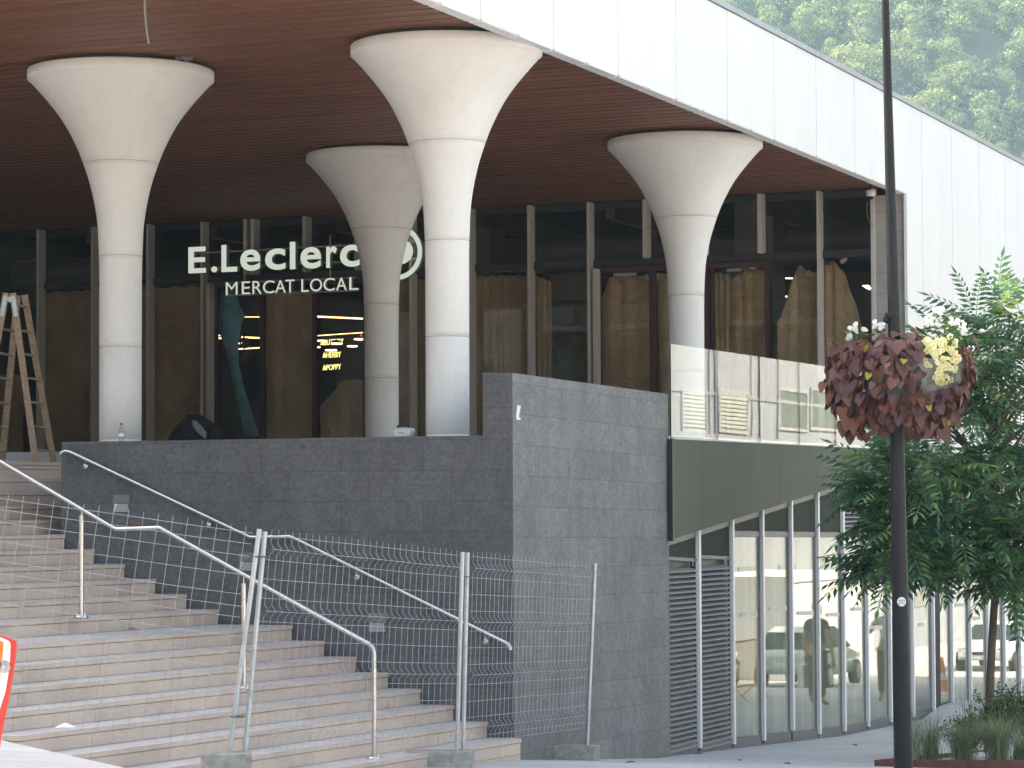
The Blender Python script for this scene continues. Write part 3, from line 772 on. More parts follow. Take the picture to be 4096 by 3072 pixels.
# white tape bits
M['tape'] = simple('white_tape', (.62, .60, .55), .6)
for k_, (u, v, w_, h_, r_) in enumerate(sorted(((2500, 1098, .42, .05, .0), (2590, 1108, .1, .08, .5), (2628, 1110, .05, .16, .35), (2935, 1080, .25, .05, 0), (3010, 1072, .1, .06, .2), (3375, 1042, .12, .07, -.6), (3240, 1095, .14, .1, .5), (2005, 1085, .3, .03, 0)))):
    p = hs(u, v, SG + .045); X = Nv * math.cos(r_) + Vector((0, 0, 1)) * math.sin(-r_); Z = X.cross(Bv)
    m_ = MB(); m_.box(p, w_, .003, h_, X, Bv, Z)
    tag(m_.build('tape_strip', M['tape']), NTH[k_] + ' tape strip from the left along the top of the brown papers', 'tape', 'tape strips on the brown paper')
# blue plastic sheet and dark wheel panel
def strip3(name, pts, mat, lab, cat, s):
    m_ = MB()
    for l, r in pts: m_.v += [tuple(hs(*l, s)), tuple(hs(*r, s + .03))]
    for i in range(len(pts) - 1): m_.f.append((2 * i, 2 * i + 1, 2 * i + 3, 2 * i + 2)); m_.m.append(0); m_.sm.append(True)
    o = m_.build(name, mat); x_ = o.modifiers.new('s', 'SOLIDIFY'); x_.thickness = .003
    return tag(o, lab, cat)
M['blue'] = simple('blue_film', (.10, .48, .78), .5, var=.3, scale=4)
strip3('plastic_sheet', [((852, 1152), (940, 1160)), ((858, 1230), (960, 1225)), ((866, 1290), (981, 1262)), ((880, 1330), (965, 1300)), ((905, 1400), (953, 1390)), ((920, 1480), (955, 1465)), ((940, 1560), (975, 1545)), ((960, 1650), (1005, 1640)), ((980, 1745), (1037, 1745))],
       M['blue'], 'twisted blue plastic sheet hanging behind the door glass under the sign', 'plastic sheet', SG + .12)
def wheel(u, v, s, R_, mat, lab, spokes=26):
    c = hs(u, v, s); m_ = MB()
    for k in range(spokes):
        t = 2 * math.pi * k / spokes; X = Nv * math.cos(t) + Vector((0, 0, 1)) * math.sin(t); Z = X.cross(Bv)
        m_.box(c + X * R_ * .72, R_ * .46, .01, R_ * .105, X, Bv, Z)
        if k % 2: m_.box(c + X * R_ * .965, R_ * .06, .011, R_ * .24, X, Bv, Z)
        else: m_.box(c + X * R_ * .48, R_ * .06, .011, R_ * .13, X, Bv, Z)
    return tag(m_.build('wheel_decal', mat), lab, 'decal')
M['decal_d'] = simple('dark_decal', (.035, .035, .04), .7); M['decal_b'] = simple('brown_decal', (.2, .13, .08), .7)
M['panel_d'] = simple('olive_panel', (.085, .09, .08), .8)
m_ = MB(); m_.abox(ua(2208, SG + .3), ua(2350, SG + .3), SG + .3, SG + .32, ZF, 4.12); tag(m_.build('display_panel', M['panel_d']), 'dark olive display panel behind the shopfront, wheel pattern on it', 'panel')
wheel(2284, 1362, SG + .27, .30, M['decal_d'], 'dark spoked wheel pattern on the olive panel')
wheel(944, 1402, SG + .3, .32, M['decal_b'], 'brown spoked wheel pattern behind the blue plastic sheet')
m_ = MB()
for k in range(26):
    a_ = ua(2212 + rng.random() * 130, SG + .29); z_ = 2.55 + rng.random() * .62 if k < 16 else 1.3 + rng.random() * .6
    t = rng.random() * 3; X = Nv * math.cos(t) + Vector((0, 0, 1)) * math.sin(t)
    m_.box(W(a_, SG + .29, z_), .16 + .1 * rng.random(), .008, .05 + .05 * rng.random(), X, Bv, X.cross(Bv))
tag(m_.build('pattern_fragments', M['decal_d']), 'dark broken letter shapes above the wheel pattern', 'decal')

# inside lights: strips, pendants, lit menu letters
def light_strip(u0, v0, u1, v1, s, r_, lab, mat='warm_em'):
    m_ = MB(); m_.tube([hs(u0, v0, s), hs(u1, v1, s)], r_, 6); tag(m_.build('light_strip', M[mat]), lab, 'strip light', 'strip lights glowing inside the hall')
for i, a_ in enumerate([(1266, 1266, 1458, 1275, 50, .016, 'upper warm light strip right of the door below the sign'), (1266, 1343, 1455, 1330, 52, .008, 'thin orange light strip above the lit menu words'),
    (850, 1342, 880, 1342, 50, .012, 'upper short light strip left of the blue sheet'), (850, 1353, 885, 1353, 50, .012, 'lower short light strip left of the blue sheet'),
    (955, 1348, 1040, 1352, 50, .014, 'light strip right of the blue sheet, upper one'), (955, 1396, 1040, 1391, 51, .011, 'light strip right of the blue sheet, lower one'),
    (3080, 1112, 3195, 1114, 50, .012, 'long light strip beside the diagonally torn paper'), (3128, 1186, 3168, 1186, 51, .014, 'short level light strip beside the diagonally torn paper'),
    (3127, 1218, 3164, 1226, 51, .022, 'tilted light strip beside the diagonally torn paper'), (3104, 1265, 3157, 1255, 51, .02, 'lowest tilted light strip beside the diagonally torn paper'),
    (102, 1446, 134, 1448, 49, .014, 'orange light strip seen between the ladder rails'), (700, 1266, 1060, 1268, 53, .006, 'faint light strip across the door below the sign')]):
    light_strip(*a_[:5], a_[5], a_[6])
def pendant(u, v, s, r_, lab):
    c = hs(u, v, s); p_ = thing('pendant_lamp', lab, 'pendant lamp', c, 'round pendant lamps inside the hall')
    m_ = MB(); m_.lathe(c, [(.001, 0), (r_, 0), (r_, .02), (.001, .02)], 24); m_.build('diffuser', M['cool_em'], p_)
    m_ = MB(); m_.lathe(c, [(r_ + .005, .022), (r_ * .6, .06), (.02, .09), (.001, .09)], 24); m_.build('lamp_shade', M['frame_d'], p_)
    m_ = MB(); m_.tube([c + Vector((0, 0, .09)), Vector((c.x, c.y, 5.44 + CZ))], .004, 5); m_.build('cord', M['frame_d'], p_)
pendant(1284, 1365, 49, .09, 'pendant lamp left of the lit BUTTERY word'); pendant(1346, 1377, 48, .11, 'pendant lamp across the lit BUTTERY word')
pendant(1324, 1403, 47.5, .11, 'pendant lamp just above the lit HERBY word'); pendant(1437, 1359, 49, .1, 'pendant lamp near the red light')
pendant(1409, 1387, 49.5, .1, 'pendant lamp below the one near the red light'); pendant(1271, 1391, 51, .05, 'small pendant lamp against the brown door frame'); pendant(960, 1375, 49, .06, 'pendant lamp beside the blue plastic sheet')
def words(name, items, s, mat, lab, depth=.02, cat='lettering'):
    m_ = MB()
    for tx, u0, u1, vb0, vb1, h, bold, sh in items:
        b = hs(u0, vb0, s); r = hs(u1, vb1, s); t = hs(u0, vb0 - h, s); glyph(m_, tx, b, r, t, Bv * depth, bold, sh, 0, 0)
    return tag(m_.build(name, mat), lab, cat)
words('menu_word', [('le', 1281, 1298, 1381, 1380, 22, .02, .4), ('BUTTERY', 1297, 1373, 1381, 1376, 22, .0, 0)], 55, M['neon'], 'lit yellow green words leBUTTERY, topmost of three')
words('menu_word', [('le', 1290, 1305, 1431, 1430, 21, .02, .4), ('HERBY', 1305, 1363, 1431, 1428, 22, 0, 0)], 55, M['neon'], 'lit yellow green words leHERBY, middle of three')
words('menu_word', [('le', 1290, 1305, 1481, 1480, 21, .02, .4), ('POPPY', 1305, 1363, 1481, 1477, 22, 0, 0)], 55, M['neon'], 'lit yellow green words lePOPPY, lowest of three')
words('wall_lettering', [('N', 89, 100, 1268, 1268, 19, .03, 0), ('U', 116, 124, 1270, 1270, 17, .03, 0), ('I', 125, 132, 1272, 1272, 17, .03, 0), ('T', 142, 154, 1274, 1275, 18, .03, 0), ('C', 84, 99, 1315, 1316, 37, .04, 0), ('A', 107, 126, 1318, 1319, 37, .04, 0), ('R', 133, 149, 1321, 1322, 37, .04, 0)], 50, M['neon_w'], 'white lit letters seen through the ladder')
m_ = MB(); p = hs(1444, 1350, 53); m_.lathe(p, [(.001, -.08), (.02, -.03), (.03, .02), (.001, .07)], 12); tag(m_.build('red_light', M['red_em'] if 'red_em' in M else M.setdefault('red_em', emis('red_glow', (1, .05, .03), 1.2))), 'small red light inside the hall beside a pendant lamp', 'light')
m_ = MB(); m_.prism([hs(3448, 1142, 49), hs(3473, 1140, 49), hs(3484, 1152, 49), hs(3478, 1160, 49), hs(3462, 1152, 49)], Bv * .02); tag(m_.build('hall_lamp', M['cool_em']), 'bright lamp glimpsed above the torn paper by the granite pier', 'lamp')

# ------------------------------------------------------------------ the lit sign
SS = SG - .55
sg = thing('shop_sign', 'white illuminated E.Leclerc MERCAT LOCAL letters with round logo above the doors', 'sign', hs(1100, 1150, SS))
def cp(x, y): return (700 + x / 1.659, 850 + y / 1.659)
def letter(ch, x0, x1, yt, yb, slope, bold=.02, dep=.10, d=SS):
    m_ = MB(); b = hs(*cp(x0, yb), d); r = hs(*cp(x1, yb + slope * (x1 - x0)), d); t = hs(*cp(x0, yt), d)
    glyph(m_, ch, b, r, t, Bv * dep, bold, 0, 0, 1); m_.build('letter', [M['white_em'], M['sign_side']], sg)
for ch, x0, x1, yt, yb in (('E', 88, 205, 230, 404), ('.', 240, 281, 358, 398), ('L', 308, 413, 216, 396), ('e', 433, 567, 248, 390), ('c', 598, 733, 242, 384), ('l', 762, 799, 195, 377), ('e', 832, 970, 232, 375), ('r', 1003, 1075, 225, 368), ('c', 1095, 1225, 217, 363)):
    letter(ch, x0, x1, yt, yb, -.04, .022)
for ch, x0, x1 in (('M', 337, 415), ('E', 443, 498), ('R', 514, 576), ('C', 583, 660), ('A', 664, 735), ('T', 733, 793), ('L', 838, 888), ('O', 896, 976), ('C', 985, 1060), ('A', 1068, 1140), ('L', 1156, 1217)):
    letter(ch, x0, x1, 463 - .041 * (x0 - 335), 548 - .041 * (x0 - 335), -.041, 0.0, .07)
# ring logo
c = hs(*cp(1474, 266), SS); Ro = .5 * (hs(*cp(1640, 262), SS) - hs(*cp(1309, 275), SS)).length
m_ = MB(); Zv = Vector((0, 0, 1))
m_.lathe(c, [(Ro * .82, 0), (Ro, 0), (Ro, .10), (Ro * .82, .10), (Ro * .82, 0)], 64, smooth=False, axis=Bv, X=Nv)
for i in range(len(m_.f)):
    m_.m[i] = 0 if i < 64 else 1
m_.build('logo_ring', [M['white_em'], M['sign_side']], sg)
m_ = MB(); m_.lathe(c + Zv * .02, [(.001, 0), (Ro * .56, 0), (Ro * .56, .08)], 48, smooth=False, axis=Bv, X=Nv, ry=.85); m_.build('logo_disc', [M['white_em'], M['sign_side']], sg)
m_ = MB()
for (x0, y0, x1, y1) in ((130, 272, 1640, 190), (130, 372, 1640, 305), (345, 470, 1200, 432), (335, 552, 1220, 517)):
    A_, B_ = hs(*cp(x0, y0), SS + .13), hs(*cp(x1, y1), SS + .13); m_.tube([A_, B_], .018, 4, smooth=False)
for x in (462, 1030): m_.tube([hs(*cp(x, 150), SS + .16), hs(*cp(x, 450), SS + .16)], .014, 4, smooth=False)
m_.build('mounting_rail', M['mull'], sg)

# ================================================================== STONE WALLS AND STEPS
SW = 26.33; AW = -10.9
zw = .776
aL = ua(244, SW)
sw = thing('stone_wall', 'dark basalt retaining wall beside the steps, lighter on its street side, with raised corner parapet', 'stone wall', W(-12, 27, -2.5))
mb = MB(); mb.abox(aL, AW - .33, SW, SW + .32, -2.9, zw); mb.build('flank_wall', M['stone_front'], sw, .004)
# side wall with parapet, top falls slightly
S_E = us_(2672, AW)
ztp0 = ha(2046, 1491, AW).z - CZ; ztp1 = ha(2670, 1576, AW).z - CZ
mb = MB()
mb.add([W(AW - .33, SW - .002, -2.9), W(AW, SW - .002, -2.9), W(AW, S_E, -3.4), W(AW - .33, S_E, -3.4), W(AW - .33, SW - .002, ztp0 + .01), W(AW, SW - .002, ztp0), W(AW, S_E, ztp1), W(AW - .33, S_E, ztp1 + .01)],
       [(0, 3, 2, 1), (4, 5, 6, 7), (1, 2, 6, 5), (3, 0, 4, 7), (2, 3, 7, 6)], 1)
mb.add([mb.v[0], mb.v[1], mb.v[5], mb.v[4]], [(0, 1, 2, 3)], 0)
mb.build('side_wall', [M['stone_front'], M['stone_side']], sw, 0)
mb = MB(); mb.abox(aL + .002, AW - .34, SW + .321, 28.4, -2.9, .70); mb.build('wall_backing', M['dark'], sw)
# scrap of white tape on the wall
mb = MB(); P_ = lambda u, v: ha(u, v, AW + .004)
mb.prism([P_(2068, 1620), P_(2082, 1624), P_(2074, 1668), P_(2081, 1672), P_(2081, 1680), P_(2065, 1679), P_(2064, 1665)], Nv * .004)
tag(mb.build('tape_scrap', M['paper']), 'torn white tape strip stuck on the street side of the stone wall', 'tape')

# steps
nose = [(2081, 2953), (1949, 2888), (1816, 2822), (1684, 2757), (1555, 2695), (1426, 2632), (1298, 2568), (1171, 2505), (876, 2443), (751, 2382), (628, 2322), (504, 2260), (381, 2199), (260, 2138), (132, 2078), (5, 2018)]
SKEW = math.tan(rad(5.2))
AN = [ua(u, SW) for u, v in nose]
ZN = [hs(u, v, SW).z - CZ for u, v in nose]
# even them out
da = (AN[7] - AN[0]) / 7
for i in range(8): AN[i] = AN[0] + da * i
dz = (ZN[13] - ZN[0]) / 13
for i in range(16): ZN[i] = ZN[0] + dz * i
da2 = (AN[13] - AN[8]) / 5
for i in range(8, 16): AN[i] = AN[8] + da2 * (i - 8)
n0 = len(AN)
while ZN[-1] < .60: AN.append(AN[-1] + da2); ZN.append(ZN[-1] + dz)
ZN[-1] = .62
M['steps'] = granite('pink_granite_steps', (.62, .49, .42), (.74, .63, .56), (.38, .295, .25), axis=Bv, rh=dz, zo=-(ZN[0] + CZ) + 5 * dz, bw=1.15)
M['skylit'] = granite('skylit_tread_granite', (.56, .54, .53), (.66, .65, .65), (.40, .38, .37))  # tread tops painted greyer and paler to carry the sky light in their colour
st = thing('stone_steps', 'broad pink granite outdoor steps climbing left beside the dark wall', 'steps', W(-13, 23, -2.4))
SLO = 19.7
for i in range(len(AN)):
    a, z = AN[i], ZN[i]
    s_hi = SW - .006 if a > aL + .2 else 30.4
    s_lo = SLO - .0
    nxt = AN[i + 1] if i + 1 < len(AN) else a - 6
    if i + 1 == len(AN): nxt = a - 25; s_hi = 44.6
    def pt(a_, s_, z_): return W(a_ + (s_ - SW) * SKEW, s_, z_)
    # tread slab with a slightly proud nose, riser set back
    m_ = MB(); e = .012
    if a > aL + .2 and i > 0: e = .012
    m_.hexa([pt(nxt - .08, s_lo, z - .042), pt(a, s_lo, z - .042), pt(a, s_hi, z - .042), pt(nxt - .08, s_hi, z - .042), pt(nxt - .08, s_lo, z), pt(a, s_lo, z), pt(a, s_hi, z), pt(nxt - .08, s_hi, z)])
    zb = (ZN[i - 1] if i else -3.0)
    m_.hexa([pt(a - .25, s_lo + .01, zb - .0), pt(a - e, s_lo + .01, zb), pt(a - e, s_hi, zb), pt(a - .25, s_hi, zb), pt(a - .25, s_lo + .01, z - .046), pt(a - e, s_lo + .01, z - .046), pt(a - e, s_hi, z - .046), pt(a - .25, s_hi, z - .046)])
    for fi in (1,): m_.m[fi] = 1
    m_.build('step', [M['steps'], M['skylit']], st, .004)
m_ = MB()
for i in range(len(AN) - 1):
    m_.hexa([pt(AN[i + 1] - .3, SLO + .02, -3.2), pt(AN[i] - .26, SLO + .02, -3.2), pt(AN[i] - .26, SW - .02, -3.2), pt(AN[i + 1] - .3, SW - .02, -3.2), pt(AN[i + 1] - .3, SLO + .02, ZN[i] - .05), pt(AN[i] - .26, SLO + .02, ZN[i] - .05), pt(AN[i] - .26, SW - .02, ZN[i] - .05), pt(AN[i + 1] - .3, SW - .02, ZN[i] - .05)])
m_.build('step_core', M['granite'], st)

# recessed step lights in the wall
def wall_light(u0, v0, u1, v1, lab):
    s_ = SW - .012; c = hs((u0 + u1) / 2, (v0 + v1) / 2, s_)
    t = thing('wall_light', lab, 'wall light', c, 'step lights set into the dark wall')
    A_, B_, C_, D_ = hs(u0, v0, s_), hs(u1, v0, s_), hs(u1, v1, s_), hs(u0, v1, s_)
    w_ = (B_ - A_).length; h_ = (D_ - A_).length; Z = Vector((0, 0, 1)); X = Nv
    m_ = MB(); o = A_ ; b = Bv * .012
    def q(x, z, dep): return o + X * x * w_ - Z * z * h_ + Bv * dep
    m_.prism([q(0, 0, 0), q(1, 0, 0), q(1, .48, 0), q(0, .48, 0)], b)                 # upper cover
    m_.prism([q(0, .48, 0), q(.04, .48, 0), q(.04, 1, 0), q(0, 1, 0)], b); m_.prism([q(.96, .48, 0), q(1, .48, 0), q(1, 1, 0), q(.96, 1, 0)], b)
    m_.build('cover', M['lightmetal'], t)
    m_ = MB(); m_.prism([q(.22, .52, .011), q(.82, .52, .011), q(.96, 1, .001), q(.06, 1, .001)], b * .3); m_.build('reflector', M['lightmetal2'], t)
    m_ = MB(); m_.prism([q(.04, .48, .011), q(.22, .52, .011), q(.06, 1, .002), q(.04, 1, .002)], b * .2); m_.build('side_plate', M['steel'], t)
M['lightmetal'] = simple('grey_cast_metal', (.16, .165, .17), .5, .4); M['lightmetal2'] = simple('grey_reflector', (.24, .25, .26), .4, .4)
wall_light(452, 1980, 519, 2048, 'grey recessed light in the dark wall below the upper handrail end')
wall_light(955, 2211, 1025, 2282, 'grey recessed light in the dark wall behind the leaning fence posts')
wall_light(1474, 2452, 1543, 2527, 'lowest grey recessed light in the dark wall behind the mesh')

# handrails
K = 4096 / 2212
def rail(pts, s, lab, r_=.022):
    P = [hs(u * K, v * K, s) for u, v in pts]
    t = thing('handrail', lab, 'handrail', P[0], 'stainless handrails on the steps')
    m_ = MB(); m_.tube(P, r_, 12); m_.build('rail', M['steel'], t); return t, P
t, P = rail([(131, 981), (135, 976), (143, 974), (152, 976), (165, 982), (533, 1156), (541, 1160), (552, 1160), (615, 1159), (625, 1158), (634, 1161), (1088, 1386), (1096, 1391), (1101, 1397), (1102, 1404)], SW - .09, 'stainless handrail fixed along the dark wall')
for u, v in ((184, 1007), (450, 1133), (771, 1246), (1048, 1385)):
    c = hs(u * K, v * K, SW - .006); m_ = MB()
    m_.lathe(c, [(.001, -.012), (.036, -.012), (.036, 0)], 20, axis=Bv, X=Nv)
    top = hs(u * K + 4, v * K - 20, SW - .08); m_.tube([c, c - Bv * .06 + Vector((0, 0, .01)), top], .008, 6); m_.build('bracket', M['steel'], t)
SR = 23.7
t, P = rail([(-25, 981), (0, 996), (242, 1138), (250, 1142), (259, 1143), (337, 1140), (346, 1140), (355, 1145), (780, 1382), (797, 1391), (805, 1399), (808, 1411), (808, 1637)], SR, 'free standing stainless handrail coming down the middle of the steps')
for (u, vt, vb, full_) in ((325, 2062, 2466, 1), (975, 2333, 2750, 1)):
    top, bot = hs(u, vt, SR), hs(u, vb, SR)
    m_ = MB(); m_.tube([bot, Vector((bot.x, bot.y, top.z))], .024, 12); m_.tube([Vector((bot.x, bot.y, top.z - .01)), Vector((bot.x, bot.y, top.z + .06))], .007, 6); m_.build('post', M['steel'], t)
    m_ = MB(); m_.lathe(bot, [(.001, .01), (.07, .01), (.07, -.02), (.001, -.02)], 20); m_.lathe(bot + Nv * .045, [(.001, .03), (.01, .03), (.01, 0)], 8); m_.lathe(bot - Nv * .045, [(.001, .03), (.01, .03), (.01, 0)], 8); m_.build('base_plate', M['steel'], t)
bot = hs(808 * K, 1637 * K, SR); m_ = MB(); m_.lathe(bot, [(.001, .012), (.07, .012), (.07, -.02), (.001, -.02)], 20); m_.lathe(bot + Nv * .045, [(.001, .035), (.01, .035), (.01, 0)], 8); m_.build('base_plate', M['steel'], t)

# ------------------------------------------------------------------ temporary fence
def fence(name_lab, TL, TR, BL, BR, posts, nv, rows, folds, group='temporary mesh fence panels'):
    """corners are 3-D points of the mesh; posts is a list of (bottom, top)"""
    t = thing('fence_panel', name_lab, 'fence panel', BL, group)
    U = (TR - TL); n_ = U.cross(BL - TL).normalized()
    if n_.y > 0: n_ = -n_
    m_ = MB()
    def at(i, f, off=0.0): return (TL.lerp(TR, i)).lerp(BL.lerp(BR, i), f) + n_ * off
    H = (BL - TL).length
    for k in range(nv):
        i = (k + .5) / nv; pts = [at(i, -.028)]
        for fo_ in folds:
            e = .028
            pts += [at(i, fo_ - e), at(i, fo_, FD), at(i, fo_ + e)]
        pts.append(at(i, 1.0)); m_.tube(pts, .0026, 4, smooth=False, cap=False)
    for r_ in rows:
        o_ = FD if any(abs(r_ - q) < .004 for q in folds) else 0
        jit = [(.0, .0), (.25, .0015), (.5, -.001), (.75, .002), (1, 0)]
        m_.tube([at(a_, r_ + b_, o_ + .004) for a_, b_ in jit], .0026, 4, smooth=False, cap=False)
    m_.build('wire_mesh', M['wire'], t)
    for b, tp in posts:
        m_ = MB(); m_.tube([b, tp], .0215, 14); m_.build('post', M['galv'], t)
    return t
FD = .045
rows = [0, .063, .114, .203, .292, .350, .400, .489, .578, .634, .686, .775, .861, .918, .965, 1.0]; folds = [.063, .350, .634, .918]
Y1, Y2, Y3, Y0 = 23.4, 26.9, 29.6, 22.7
fence('leaning left fence panel across the foot of the steps', hy(-60, 1985, Y0), hy(1010, 2132, Y1), hy(-190, 2860, Y0 - .3), hy(882, 2998, Y1), [(hy(912, 3050, Y1), hy(1038, 2116, Y1))], 18, [0, .051, .108, .195, .285, .34, .39, .478, .566, .62, .67, .76, .85, .9, .95, 1.0], [])
fence('middle fence panel between the two pairs of posts', hy(1072, 2140, Y1 + .05), hy(1838, 2222, Y2), hy(985, 3005, Y1 + .05), hy(1812, 2968, Y2), [(hy(976, 3052, Y1 + .04), hy(1060, 2126, Y1 + .04)), (hy(1827, 3022, Y2 - .02), hy(1850, 2208, Y2 - .02))], 31, rows, folds)
fence('right fence panel standing in front of the stone wall', hy(1884, 2225, Y2 + .1), hy(2366, 2268, Y3), hy(1865, 2975, Y2 + .1), hy(2338, 2910, Y3), [(hy(1852, 3022, Y2 + .05), hy(1870, 2210, Y2 + .05)), (hy(2348, 2990, Y3), hy(2380, 2252, Y3))], 29, rows, folds)
# wire ties holding neighbouring posts
for (u, v, y, lab) in ((950, 2870, Y1, 'rusty wire tie round the leaning fence posts near the ground'), (1040, 2230, Y1, 'wire tie round the leaning fence posts near the top'), (1852, 2310, Y2, 'wire tie round the upright pair of fence posts')):
    c = hy(u, v, y); m_ = MB(); m_.lathe(c, [(.026, 0), (.030, .004), (.030, .010), (.026, .012)], 16, rx=2.0); tag(m_.build('wire_tie', M['bark']), lab, 'wire tie')
def foot(u0, u1, vt, vb, y, ang, lab, wd=.22):
    c0 = hy((u0 + u1) / 2, vb, y); L = (hy(u1, vb, y) - hy(u0, vb, y)).length; h_ = (hy(u0, vt, y) - hy(u0, vb, y)).length
    X = Vector((math.cos(ang), math.sin(ang), 0)); Y = Vector((-math.sin(ang), math.cos(ang), 0)); L = L / max(.3, abs(math.cos(ang))) - wd * abs(math.tan(ang)) * .8
    m_ = MB(); ch = .05
    poly = [(-L / 2, -wd / 2 + ch), (-L / 2 + ch, -wd / 2), (L / 2 - ch, -wd / 2), (L / 2, -wd / 2 + ch), (L / 2, wd / 2 - ch), (L / 2 - ch, wd / 2), (-L / 2 + ch, wd / 2), (-L / 2, wd / 2 - ch)]
    sg_ = (g(AS(c0)[1] + .2) - g(AS(c0)[1] - .2)) / .4
    base = [c0 + X * x + Y * (yy_ + wd / 2) + Vector((0, 0, .0)) for x, yy_ in poly]
    m_.prism([p - Vector((0, 0, .05)) for p in base], Vector((0, 0, h_ + .05)))
    tag(m_.build('concrete_foot', M['block'], None, .012), lab, 'fence foot', 'concrete feet carrying the fence posts')
foot(800, 1012, 3015, 3085, Y1 - .15, .12, 'pale concrete fence foot cut by the bottom edge of the picture')
foot(1612, 1893, 3006, 3066, Y2 - .15, -.12, 'long concrete fence foot under the upright pair of posts', .26)
foot(2174, 2400, 2984, 3040, Y3 - .1, -.10, 'beige concrete fence foot in front of the stone wall', .24)

# ------------------------------------------------------------------ ladder, bags, bottle
ld = thing('step_ladder', 'weathered wooden double ladder standing on the upper steps', 'ladder', hy(60, 1960, 36))
def lad(pa, pb, w_=.035, t_=.06, mat='wood_l'):
    a, b = pa, pb; d = (b - a).normalized(); X = d.cross(Vector((0, 1, 0))).normalized(); Y = d.cross(X)
    return MB().box((a + b) / 2, t_, w_, (b - a).length, X, Y, d)
LY = 34.0; LYb = 34.5
rails_ = [((25, 1172, LY), (-120, 1960, LY - .4)), ((52, 1172, LY), (150, 1905, LY - .1)), ((70, 1182, LYb), (5, 1880, LYb + .6)), ((98, 1180, LYb), (232, 1950, LYb + .3))]
RP = []
for (a, b) in rails_:
    pa, pb = hy(*a), hy(*b); RP.append((pa, pb)); lad(pa, pb, .03, .080).build('side_rail', M['wood_l'], ld, .004)
def lerp_r(i, v):
    pa, pb = RP[i]; va = rails_[i][0][1]; vb = rails_[i][1][1]; return pa.lerp(pb, (v - va) / (vb - va))
for v in (1222, 1322, 1416, 1512, 1608, 1704, 1798):
    lad(lerp_r(1, v), lerp_r(3, v + 6), .045, .022).build('rung', M['wood_l'], ld, .003)
for v in (1316, 1412, 1508, 1605, 1702, 1798):
    lad(lerp_r(0, v), lerp_r(2, v + 8), .045, .022).build('rung', M['wood_l'], ld, .003)
for i in (0, 1):
    p = lerp_r(i, 1205) - Vector((0, .022, 0)); d = (RP[i][1] - RP[i][0]).normalized(); X = d.cross(Vector((0, 1, 0))).normalized()
    MB().box(p + d * .06, .05, .008, .26, X, Vector((0, 1, 0)), d).build('hinge_plate', M['galv'], ld, .003)
m_ = MB(); m_.lathe(hy(40, 1198, LY - .03), [(.001, -.02), (.035, -.02), (.035, .03), (.001, .03)], 14, axis=Vector((0, 1, 0))); m_.build('hinge', M['tape'], ld)

# bottle on the wall
c = hs(485, 1761, SW + .16); c = Vector((c.x, c.y, zw + CZ))
bt = thing('water_bottle', 'clear plastic water bottle with red cap on top of the wall', 'bottle', c)
M['pet'] = glass('clear_plastic', (.8, .84, .86), 1.45)
m_ = MB(); m_.lathe(c, [(.001, 0), (.027, .001), (.031, .01), (.030, .05), (.027, .07), (.030, .09), (.031, .125), (.026, .15), (.014, .17), (.012, .185)], 20); m_.build('body', M['pet'], bt)
m_ = MB(); m_.lathe(c, [(.0145, .18), (.0155, .182), (.0155, .203), (.001, .205)], 16); m_.build('cap', M['red_p'], bt)
m_ = MB(); m_.lathe(c, [(.0305, .055), (.028, .07), (.0305, .088)], 20); m_.build('band', M['paper'], bt)

# pale bag on the wall
c = hs(1616, 1744, SW + .17); c = Vector((c.x, c.y, zw + CZ))
M['bagw'] = simple('pale_canvas', (.46, .47, .50), .8); 
bg_ = thing('cool_bag', 'pale grey zipped bag with dark handles on top of the wall', 'bag', c)
k = SW and (c.y / F)          # metres per photo pixel here
m_ = MB(); prof = [(-33, 0), (-40, 26), (-28, 37), (-5, 38), (20, 38), (36, 35), (42, 26), (34, 0)]
m_.prism([c + Nv * (x * k) + Vector((0, 0, y * k)) - Bv * .06 for x, y in prof], Bv * .12); m_.build('bag_body', M['bagw'], bg_, .012)
m_ = MB(); m_.tube([c + Nv * (x * k) + Vector((0, 0, y * k)) - Bv * .02 for x, y in ((-26, 36), (-20, 46), (-10, 50), (6, 50), (18, 47), (26, 37))], .011, 8); m_.build('handle', M['black'], bg_)
m_ = MB(); m_.tube([c + Nv * (x * k) + Vector((0, 0, y * k)) - Bv * .063 for x, y in ((-36, 30), (-10, 34), (20, 33), (38, 31))], .003, 6); m_.build('zip', M['grey_p'], bg_)
m_ = MB(); q0 = c + Nv * (10 * k) + Vector((0, 0, 15.5 * k)) - Bv * .0625
glyph(m_, 'Eaprisi', q0 + Vector((0, 0, 4.5 * k)), q0 + Vector((0, 0, 4.5 * k)) - Nv * (24 * k), q0 - Vector((0, 0, 1.0 * k)), Bv * .001, .02); m_.build('print', M['black'], bg_)
# black rubbish bag behind the wall top
c = hs(755, 1758, SW + 1.6)
M['bin'] = simple('black_sheet', (.006, .007, .009), .8, 0, .1); M['binin'] = simple('crumpled_lining', (.12, .10, .095), .5, bump=1, bscale=30)
rb = thing('rubbish_bag', 'open black sack with crumpled lining lying on the plaza', 'sack', c)
def qb(x, y, d=0): return hs(600 + x / 7.373, 1600 + y / 7.373, SW + 1.6 + d)
m_ = MB(); front = [(480, 1230), (640, 920), (1100, 410), (1180, 620), (1230, 800), (1390, 1000), (1700, 1230)]
m_.prism([qb(x, y) for x, y in front], Bv * .35); m_.build('sack_body', M['bin'], rb, .01)
m_ = MB(); inn = [(1100, 415), (1270, 490), (1500, 655), (1790, 810), (1710, 1230), (1690, 1228), (1395, 1002), (1235, 802), (1182, 620)]
m_.prism([qb(x, y, .05) for x, y in inn], Bv * .3); m_.build('sack_lip', M['bin'], rb, .01)
m_ = MB(); ii = [(1170, 620), (1340, 600), (1500, 760), (1650, 950), (1640, 1140), (1560, 1130), (1390, 1000), (1235, 800)]
